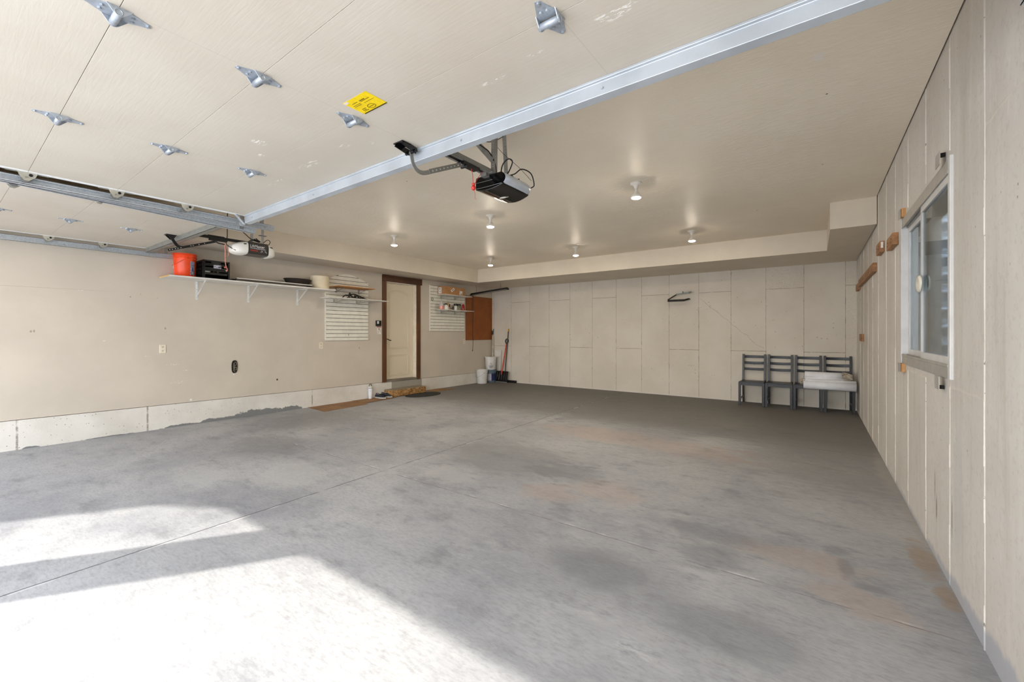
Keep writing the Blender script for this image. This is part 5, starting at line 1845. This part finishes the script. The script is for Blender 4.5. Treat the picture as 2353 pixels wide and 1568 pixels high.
# ================================================================== on the floor by the door
cbm = Mat('worn_brown_cardboard')
cn = cbm.noise(3.0, 5.0, 0.65)
cn2 = cbm.noise(14.0, 4.0, 0.6, off=3.0)
cc = cbm.mix(cn.smooth(0.35, 0.65), (128, 94, 60), (152, 116, 78))
cc = cbm.mix(cn2.smooth(0.55, 0.75) * 0.4, cc, (98, 68, 42))
cbm.color(cc); cbm.rough(0.85); cbm.bump(cn2, 0.2, 0.004)


def sheet(label, pts, z0, t=0.004):
    c = sum((Vector((p[0], p[1], 0)) for p in pts), Vector()) / len(pts)
    o = thing('cardboard_sheet', label, 'cardboard', (c.x, c.y, z0), 'cardboard sheets along the footing')
    MB().prism([(p[0], p[1], z0 + 0.0005) for p in pts], (0, 0, t)).build('sheet', cbm.m, o, bevel=0.0015)
    return o


sheet('flat cardboard sheet nearest the camera, lying along the footing', [(-7.245, 3.965), (-6.635, 3.912), (-6.69, 4.80), (-7.245, 4.895)], 0.0)
sheet('flat cardboard sheet under the white tumbler and the shoes', [(-7.245, 4.84), (-6.80, 4.83), (-6.905, 5.62), (-7.245, 5.66)], 0.0048)
sheet('narrow cardboard strip beyond the step, along the footing', [(-7.245, 6.68), (-6.90, 6.68), (-6.868, 7.353), (-7.245, 7.15)], 0.0)

stp = Mat('strand_board_block')
sn = stp.noise(42.0, 5.0, 0.75, stretch=(1, 0.5, 1.0))
sn2 = stp.noise(7.0, 3.0, 0.6)
sc_ = stp.mix(sn.smooth(0.42, 0.58), (104, 70, 34), (182, 136, 78))
sc_ = stp.mix(sn2.smooth(0.5, 0.7) * 0.35, sc_, (214, 176, 122))
stp.color(sc_); stp.rough(0.85); stp.bump(sn, 0.7, 0.01)
sb_ = thing('door_step', 'rough tan wooden block used as a step in front of the house door', 'step', (-7.11, 6.05, 0))
box('block', (-7.235, 5.588, 0.009), (-6.985, 6.500, 0.138), stp.m, sb_, 0.008)
box('block_top', (-7.236, 5.586, 0.138), (-6.984, 6.502, 0.146), simple('weathered_tread', (150, 136, 112), 0.8, var=0.12, stretch=(1, .3, 1)), sb_, 0.003)
MB().lathe([(0, -0.004), (0.05, -0.003), (0.055, 0.0), (0.05, 0.003), (0, 0.004)], (-7.18, 5.580, 0.09), 14, 1.0, 1.0).build('torn_plastic', simple('pale_plastic_wrap', (206, 186, 168), 0.35, var=0.1), sb_)

mt = Mat('dark_rubber_mat')
mv = mt.voro(90.0)
mt.color(mt.mix(mv.smooth(0.2, 0.6), (58, 58, 56), (32, 32, 31))); mt.rough(0.85); mt.bump(mv, 0.7, 0.006)
dmat_ = thing('door_mat', 'round dark rubber mat on the floor in front of the step', 'mat', (-6.76, 6.24, 0))
pts = [(-6.775 + 0.36 * math.cos(a) * 0.78, 6.23 + 0.43 * math.sin(a), 0.0006) for a in [2 * math.pi * i / 48 for i in range(48)]]
pts = [(max(p[0], -6.98), p[1], p[2]) for p in pts]
MB().prism(pts, (0, 0, 0.012)).build('mat_body', mt.m, dmat_, bevel=0.003)

tb = thing('tumbler', 'white insulated tumbler with a black carry loop by the footing', 'tumbler', (-7.185, 5.205, 0.0095))
tz = 0.0095
MB().lathe([(0, 0), (0.030, 0), (0.032, 0.004), (0.040, 0.10), (0.041, 0.205), (0, 0.206)], (-7.185, 5.205, tz), 28).build('tumbler_body', simple('white_powder_coat', (232, 234, 240), 0.4, var=0.02), tb, smooth=True)
MB().lathe([(0.041, 0.206), (0.0425, 0.207), (0.0425, 0.214), (0, 0.214)], (-7.185, 5.205, tz), 28).build('gasket', M['black'], tb, smooth=True)
MB().lathe([(0.040, 0.214), (0.040, 0.236), (0.030, 0.243), (0, 0.244)], (-7.185, 5.205, tz), 28).build('lid', M['white'], tb, smooth=True)
MB().tube([(-7.185, 5.178, tz + 0.225), (-7.18, 5.180, tz + 0.275), (-7.18, 5.205, tz + 0.286), (-7.18, 5.230, tz + 0.275), (-7.185, 5.232, tz + 0.225)], 0.0055, 8).build('carry_loop', M['black'], tb, smooth=True)
MB().box((-7.152, 5.178, tz + 0.152), (-7.146, 5.186, tz + 0.158)).build('logo_mark', simple('grey_mark', (70, 76, 96), 0.5), tb)


def make_shoe(label, loc, rot):
    root = thing('sneaker', label, 'shoe', loc, 'pair of dark sneakers by the step')
    root.rotation_euler = (0, 0, rot)
    keep = root.location.copy()
    root.location = (0, 0, 0)
    L = 0.285

    def half_w(t):
        return 0.034 + 0.016 * math.sin(math.pi * min(1, t * 1.02)) + 0.010 * math.exp(-((t - 0.70) / 0.18) ** 2) - 0.010 * max(0, (t - 0.85) / 0.15) ** 2 * 2.2

    def outline(t):
        return half_w(t)
    n = 22
    pts = []
    for i in range(n + 1):
        t = i / n
        pts.append((L * t, outline(t) * math.sqrt(max(0.02, math.sin(math.pi * (0.06 + 0.90 * t))))))
    poly = [(x, w) for x, w in pts] + [(x, -w) for x, w in reversed(pts)]
    mb = MB().prism([(x, w, 0.001) for x, w in poly], (0, 0, 0.026))
    mb.build('sole', simple('off_white_sole', (196, 194, 188), 0.5), root, bevel=0.006)

    def top(t):
        return 0.088 - 0.030 * max(0, (t - 0.30) / 0.7) - 0.016 * max(0, (t - 0.62) / 0.38) ** 2 + 0.010 * math.exp(-(t / 0.10) ** 2)

    def upper(u, v):
        t = 0.02 + 0.95 * v
        w = outline(t) * math.sqrt(max(0.02, math.sin(math.pi * (0.06 + 0.90 * t)))) * 0.97
        a = math.pi * u
        h = top(t) * (max(0.0, math.sin(math.pi * min(1.0, 0.10 + 0.93 * t))) ** 0.35) - 0.024
        opening = 0.030 * math.exp(-((t - 0.22) / 0.13) ** 4) * max(0.0, math.sin(a)) ** 6
        return (L * t, w * math.cos(a), 0.024 + h * math.sin(a) ** 0.62 - opening)
    mb = MB().grid(upper, 18, 22)
    up_ = mb.build('upper', simple('charcoal_knit', (40, 42, 52), 0.85, var=0.2, scale=80.0, bump=0.3, bscale=160.0), root, smooth=True, angle=80)
    lc = MB()
    for i in range(4):
        t = 0.42 + 0.075 * i
        z = top(t) + 0.001
        lc.tube([(L * t, -0.020, z - 0.007), (L * t, 0.0, z), (L * t, 0.020, z - 0.007)], 0.003, 6)
    pieces(lc, 'lace', M['black'], up_, smooth=True)
    mb = MB()
    mb.tube([(L * 0.10, 0.0, 0.094), (L * 0.18, 0.027, 0.086), (L * 0.32, 0.022, 0.074), (L * 0.37, 0.0, 0.074), (L * 0.32, -0.022, 0.074), (L * 0.18, -0.027, 0.086), (L * 0.10, 0.0, 0.094)], 0.006, 6)
    mb.build('collar', simple('navy_lining', (28, 32, 60), 0.8), up_, smooth=True)
    root.location = keep
    return root


make_shoe('dark sneaker nearer the tumbler, toe pointing into the room', (-7.20, 5.335, 0.0095), math.radians(8))
make_shoe('dark sneaker nearer the wooden step, partly behind the other shoe', (-7.215, 5.475, 0.0095), math.radians(14))


# ================================================================== back wall: folding rack
rk = thing('wall_rack', 'dark folding bike rack with a grey top arm on the back wall', 'bike rack', (-2.17, YB, 2.05))
mb = MB().bar((-2.335, YB - 0.12, 2.105), (-2.045, YB - 0.12, 2.140), 0.024, 0.020, (0, 0, 1))
mb.lathe([(0, -0.016), (0.022, -0.010), (0.026, 0.0), (0.022, 0.010), (0, 0.016)], (-2.065, YB - 0.122, 2.140), 14, 1.2, 0.7)
mb.cyl((-2.20, YB - 0.122, 2.12), (-2.20, YB - 0.122, 2.16), 0.012, seg=10)
mb.build('top_arm', simple('grey_blue_metal', (104, 112, 108), 0.45, 0.4), rk, smooth=True, angle=40)
mb = MB().bar((-2.330, YB - 0.12, 2.100), (-2.475, YB - 0.20, 1.995), 0.022, 0.022, (0, 1, 0))
mb.build('side_arm', simple('brown_black_metal', (44, 34, 26), 0.5, 0.2), rk)
mb = MB().bar((-2.478, YB - 0.20, 1.975), (-2.150, YB - 0.20, 1.975), 0.042, 0.030, (0, 0, 1))
mb.bar((-2.155, YB - 0.20, 1.975), (-2.100, YB - 0.06, 2.008), 0.034, 0.026, (0, 0, 1))
mb.build('cradle_bar', simple('dark_foam_bar', (26, 19, 15), 0.7), rk, bevel=0.004)
mb = MB().bar((-2.10, YB - 0.07, 2.008), (-2.10, YB - 0.001, 2.008), 0.026, 0.026).bar((-2.10, YB - 0.12, 2.138), (-2.10, YB - 0.001, 2.138), 0.020, 0.020)
pieces(mb, 'wall_mount', M['black_metal'], rk)


# ================================================================== right wall: wood blocks
pineblk = m_wood('pine_block', (136, 92, 52), (166, 118, 72), 'y', 5.0)


def block(label, y0, y1, z0, z1, depth=0.040, group='wood blocks on the right wall', screws=2):
    o = thing('wood_block', label, 'wood block', (XR, (y0 + y1) / 2, z0), group)
    MB().box((XR - depth, y0, z0), (XR - 0.0008, y1, z1)).build('block', pineblk, o, bevel=0.003)
    sc = MB()
    for i in range(screws):
        y = y0 + (y1 - y0) * (0.2 + 0.6 * i / max(1, screws - 1))
        sc.cyl((XR - depth - 0.002, y, z0 + (z1 - z0) * 0.6), (XR - depth + 0.002, y, z0 + (z1 - z0) * 0.6), 0.006, seg=8)
        sc.cyl((XR - depth - 0.002, y + 0.03, z0 + (z1 - z0) * 0.35), (XR - depth + 0.002, y + 0.03, z0 + (z1 - z0) * 0.35), 0.005, seg=8)
    pieces(sc, 'screw', M['void'], o)
    return o


b1 = block('short pine block with a white tag on the right wall, under the boxed soffit', 5.640, 5.930, 2.125, 2.235)
box('white_tag', (XR - 0.030, 5.6385, 2.165), (XR - 0.012, 5.6400, 2.225), M['white'], b1)
block('pine block on the right wall nearest the window', 4.760, 5.130, 2.050, 2.150)
block('long pine rail high on the right wall near the back corner', 6.30, 8.25, 2.005, 2.105, screws=4)
block('small end block in line with the long pine rail, at the back corner', 8.38, 8.75, 1.975, 2.075)
block('small pine block low on the right wall above the chairs', 7.86, 8.34, 1.185, 1.295, 0.022)


# ================================================================== chairs
chm = Mat('charcoal_stained_chair')
cg = chm.noise(14.0, 4.0, 0.6, stretch=(1, 1, 0.2))
chm.color(chm.mix(cg.smooth(0.3, 0.7), (17, 18, 23), (25, 27, 34))); chm.rough(0.4)


def make_chair():
    root = thing('dining_chair', '', 'chair', (0, 0, 0), 'charcoal ladder-back chairs by the back wall')
    W = 0.185
    for s in (-1, 1):
        MB().hexa([(s * W - 0.020, -0.218, 0), (s * W + 0.018, -0.218, 0), (s * W + 0.018, -0.184, 0), (s * W - 0.020, -0.184, 0),
                   (s * W - 0.020, -0.220, 0.418), (s * W + 0.020, -0.220, 0.418), (s * W + 0.020, -0.182, 0.418), (s * W - 0.020, -0.182, 0.418)]).build('leg', chm.m, root, bevel=0.002)
    P = [(0.232, 0.0), (0.196, 0.36), (0.190, 0.44), (0.236, 0.915)]
    for s in (-1, 1):
        x0, x1 = s * 0.176 - 0.017, s * 0.176 + 0.017
        mb = MB()
        prof = [(y - 0.018, z) for y, z in P] + [(y + 0.016, z) for y, z in reversed(P)]
        mb.prism([(x0, y, z) for y, z in prof], (x1 - x0, 0, 0))
        mb.build('back_post', chm.m, root, bevel=0.002)
    mb = MB().hexa([(-0.198, -0.226, 0.418), (0.198, -0.226, 0.418), (0.182, 0.180, 0.412), (-0.182, 0.180, 0.412),
                    (-0.198, -0.226, 0.434), (0.198, -0.226, 0.434), (0.182, 0.180, 0.428), (-0.182, 0.180, 0.428)])
    mb.build('seat', chm.m, root, bevel=0.003)
    mb = MB().box((-0.166, -0.214, 0.366), (0.166, -0.194, 0.418)).box((-0.160, 0.176, 0.366), (0.160, 0.192, 0.412))
    for s in (-1, 1):
        mb.bar((s * 0.186, -0.19, 0.392), (s * 0.176, 0.185, 0.388), 0.050, 0.016, (0, 0, 1))
    mb.build('apron', chm.m, root)
    for z in (0.868, 0.755, 0.640):
        y = 0.192 + (z - 0.44) * (0.236 - 0.190) / 0.475

        def rail(u, v, z=z, y=y):
            a = 2 * math.pi * v
            x = -0.162 + 0.324 * u
            bow = 0.018 * (1 - (2 * u - 1) ** 2)
            ex, ez = math.copysign(abs(math.cos(a)) ** 0.3, math.cos(a)), math.copysign(abs(math.sin(a)) ** 0.3, math.sin(a))
            return (x, y + bow - 0.004 + 0.007 * ex, z + 0.023 * ez - 0.006 * (1 - (2 * u - 1) ** 2) * (1 if z < 0.8 else 0))
        mb = MB().grid(lambda u, v: rail(v, u), 20, 12, closed_u=True)
        mb.build('back_rail', chm.m, root, smooth=True, angle=50)
    for s in (-1, 1):
        MB().bar((s * 0.182, -0.186, 0.118), (s * 0.174, 0.206, 0.128), 0.032, 0.014, (0, 0, 1)).build('stretcher', chm.m, root)
    return root


CH = [(-0.937, 8.895, 0.0, 'charcoal ladder-back chair farthest left of the row of four'),
      (-0.521, 8.905, 0.0, 'charcoal ladder-back chair second from the left, with an empty seat'),
      (-0.106, 8.918, 0.0, 'charcoal ladder-back chair under the left ends of the rolls'),
      (0.313, 8.925, 0.02, 'charcoal ladder-back chair in the right corner, under the rolls')]
c0 = make_chair()
for i, (x, y, r, lb) in enumerate(CH):
    if i == 0:
        c0.location = (x, y, 0); c0['label'] = lb
    else:
        dup(c0, (x, y, 0), r, lb)

paper = simple('pale_grey_roll', (228, 230, 234), 0.6, var=0.03)
wrapm = Mat('clear_plastic_wrap')
wn = wrapm.noise(30.0, 4.0, 0.7)
wrapm.color(wrapm.mix(wn.smooth(0.35, 0.65), (132, 120, 102), (206, 196, 178))); wrapm.rough(0.2); wrapm.bump(wn, 0.8, 0.02)


def make_roll(label, x0, x1, y, z, r, crumple_left, flap):
    root = thing('paper_roll', label, 'roll', ((x0 + x1) / 2, y, z), 'pale rolls on the chairs')
    mb = MB()
    pts = []
    turns = 5.0
    nst = 120
    prof = []
    for i in range(nst + 1):
        t = i / nst
        a = -turns * 2 * math.pi * (1 - t) - math.pi / 2 + math.pi / 2
        rr = r * (0.62 + 0.38 * t)
        prof.append((y - rr * math.cos(a), z + rr * math.sin(a)))
    if flap:
        prof = [q for q in prof]
        for i in range(15):
            a = math.radians(100 - 175 * i / 14)
            prof.append((y - 0.052 - 0.064 * math.cos(a), z - 0.050 + 0.068 * math.sin(a)))
    else:
        prof.append((y - r * 1.01, z - r * 0.5)); prof.append((y - r * 0.85, z - r * 0.98))
    mb.grid(lambda u, v: (x0 + (x1 - x0) * v, prof[int(round(u * (len(prof) - 1)))][0], prof[int(round(u * (len(prof) - 1)))][1]), len(prof) - 1, 2)
    mb.build('roll_sheet', paper, root, smooth=True, angle=60, solid=0.002)
    xe, s = (x0, -1) if crumple_left else (x1, 1)
    rnd = random.Random(int(x0 * 1000) + 5)
    ph = [rnd.uniform(0, 6.28) for _ in range(8)]
    L = 0.075 if crumple_left else 0.145

    def cr(u, v):
        a = 2 * math.pi * u
        k = (1.02 - 0.35 * v * v) * (1 + 0.10 * math.sin(5 * a + ph[0] + 3 * v) * v + 0.07 * math.sin(9 * a + ph[1] + 6 * v))
        if v > 0.97:
            k *= 0.4
        return (xe + s * (L * v - 0.02), y - r * k * math.cos(a), z + r * k * math.sin(a) - 0.012 * v)
    mb = MB().grid(cr, 40, 12, closed_u=True)
    mb.build('plastic_wrap', wrapm.m, root, smooth=True, angle=30)
    return root


make_roll('lower longer pale roll lying across the seats of the two right chairs', -0.165, 0.530, 8.745, 0.489, 0.050, True, 0.128)
make_roll('upper shorter pale roll with a crumpled plastic end, resting behind the lower roll', -0.150, 0.375, 8.845, 0.578, 0.079, False, 0.0)
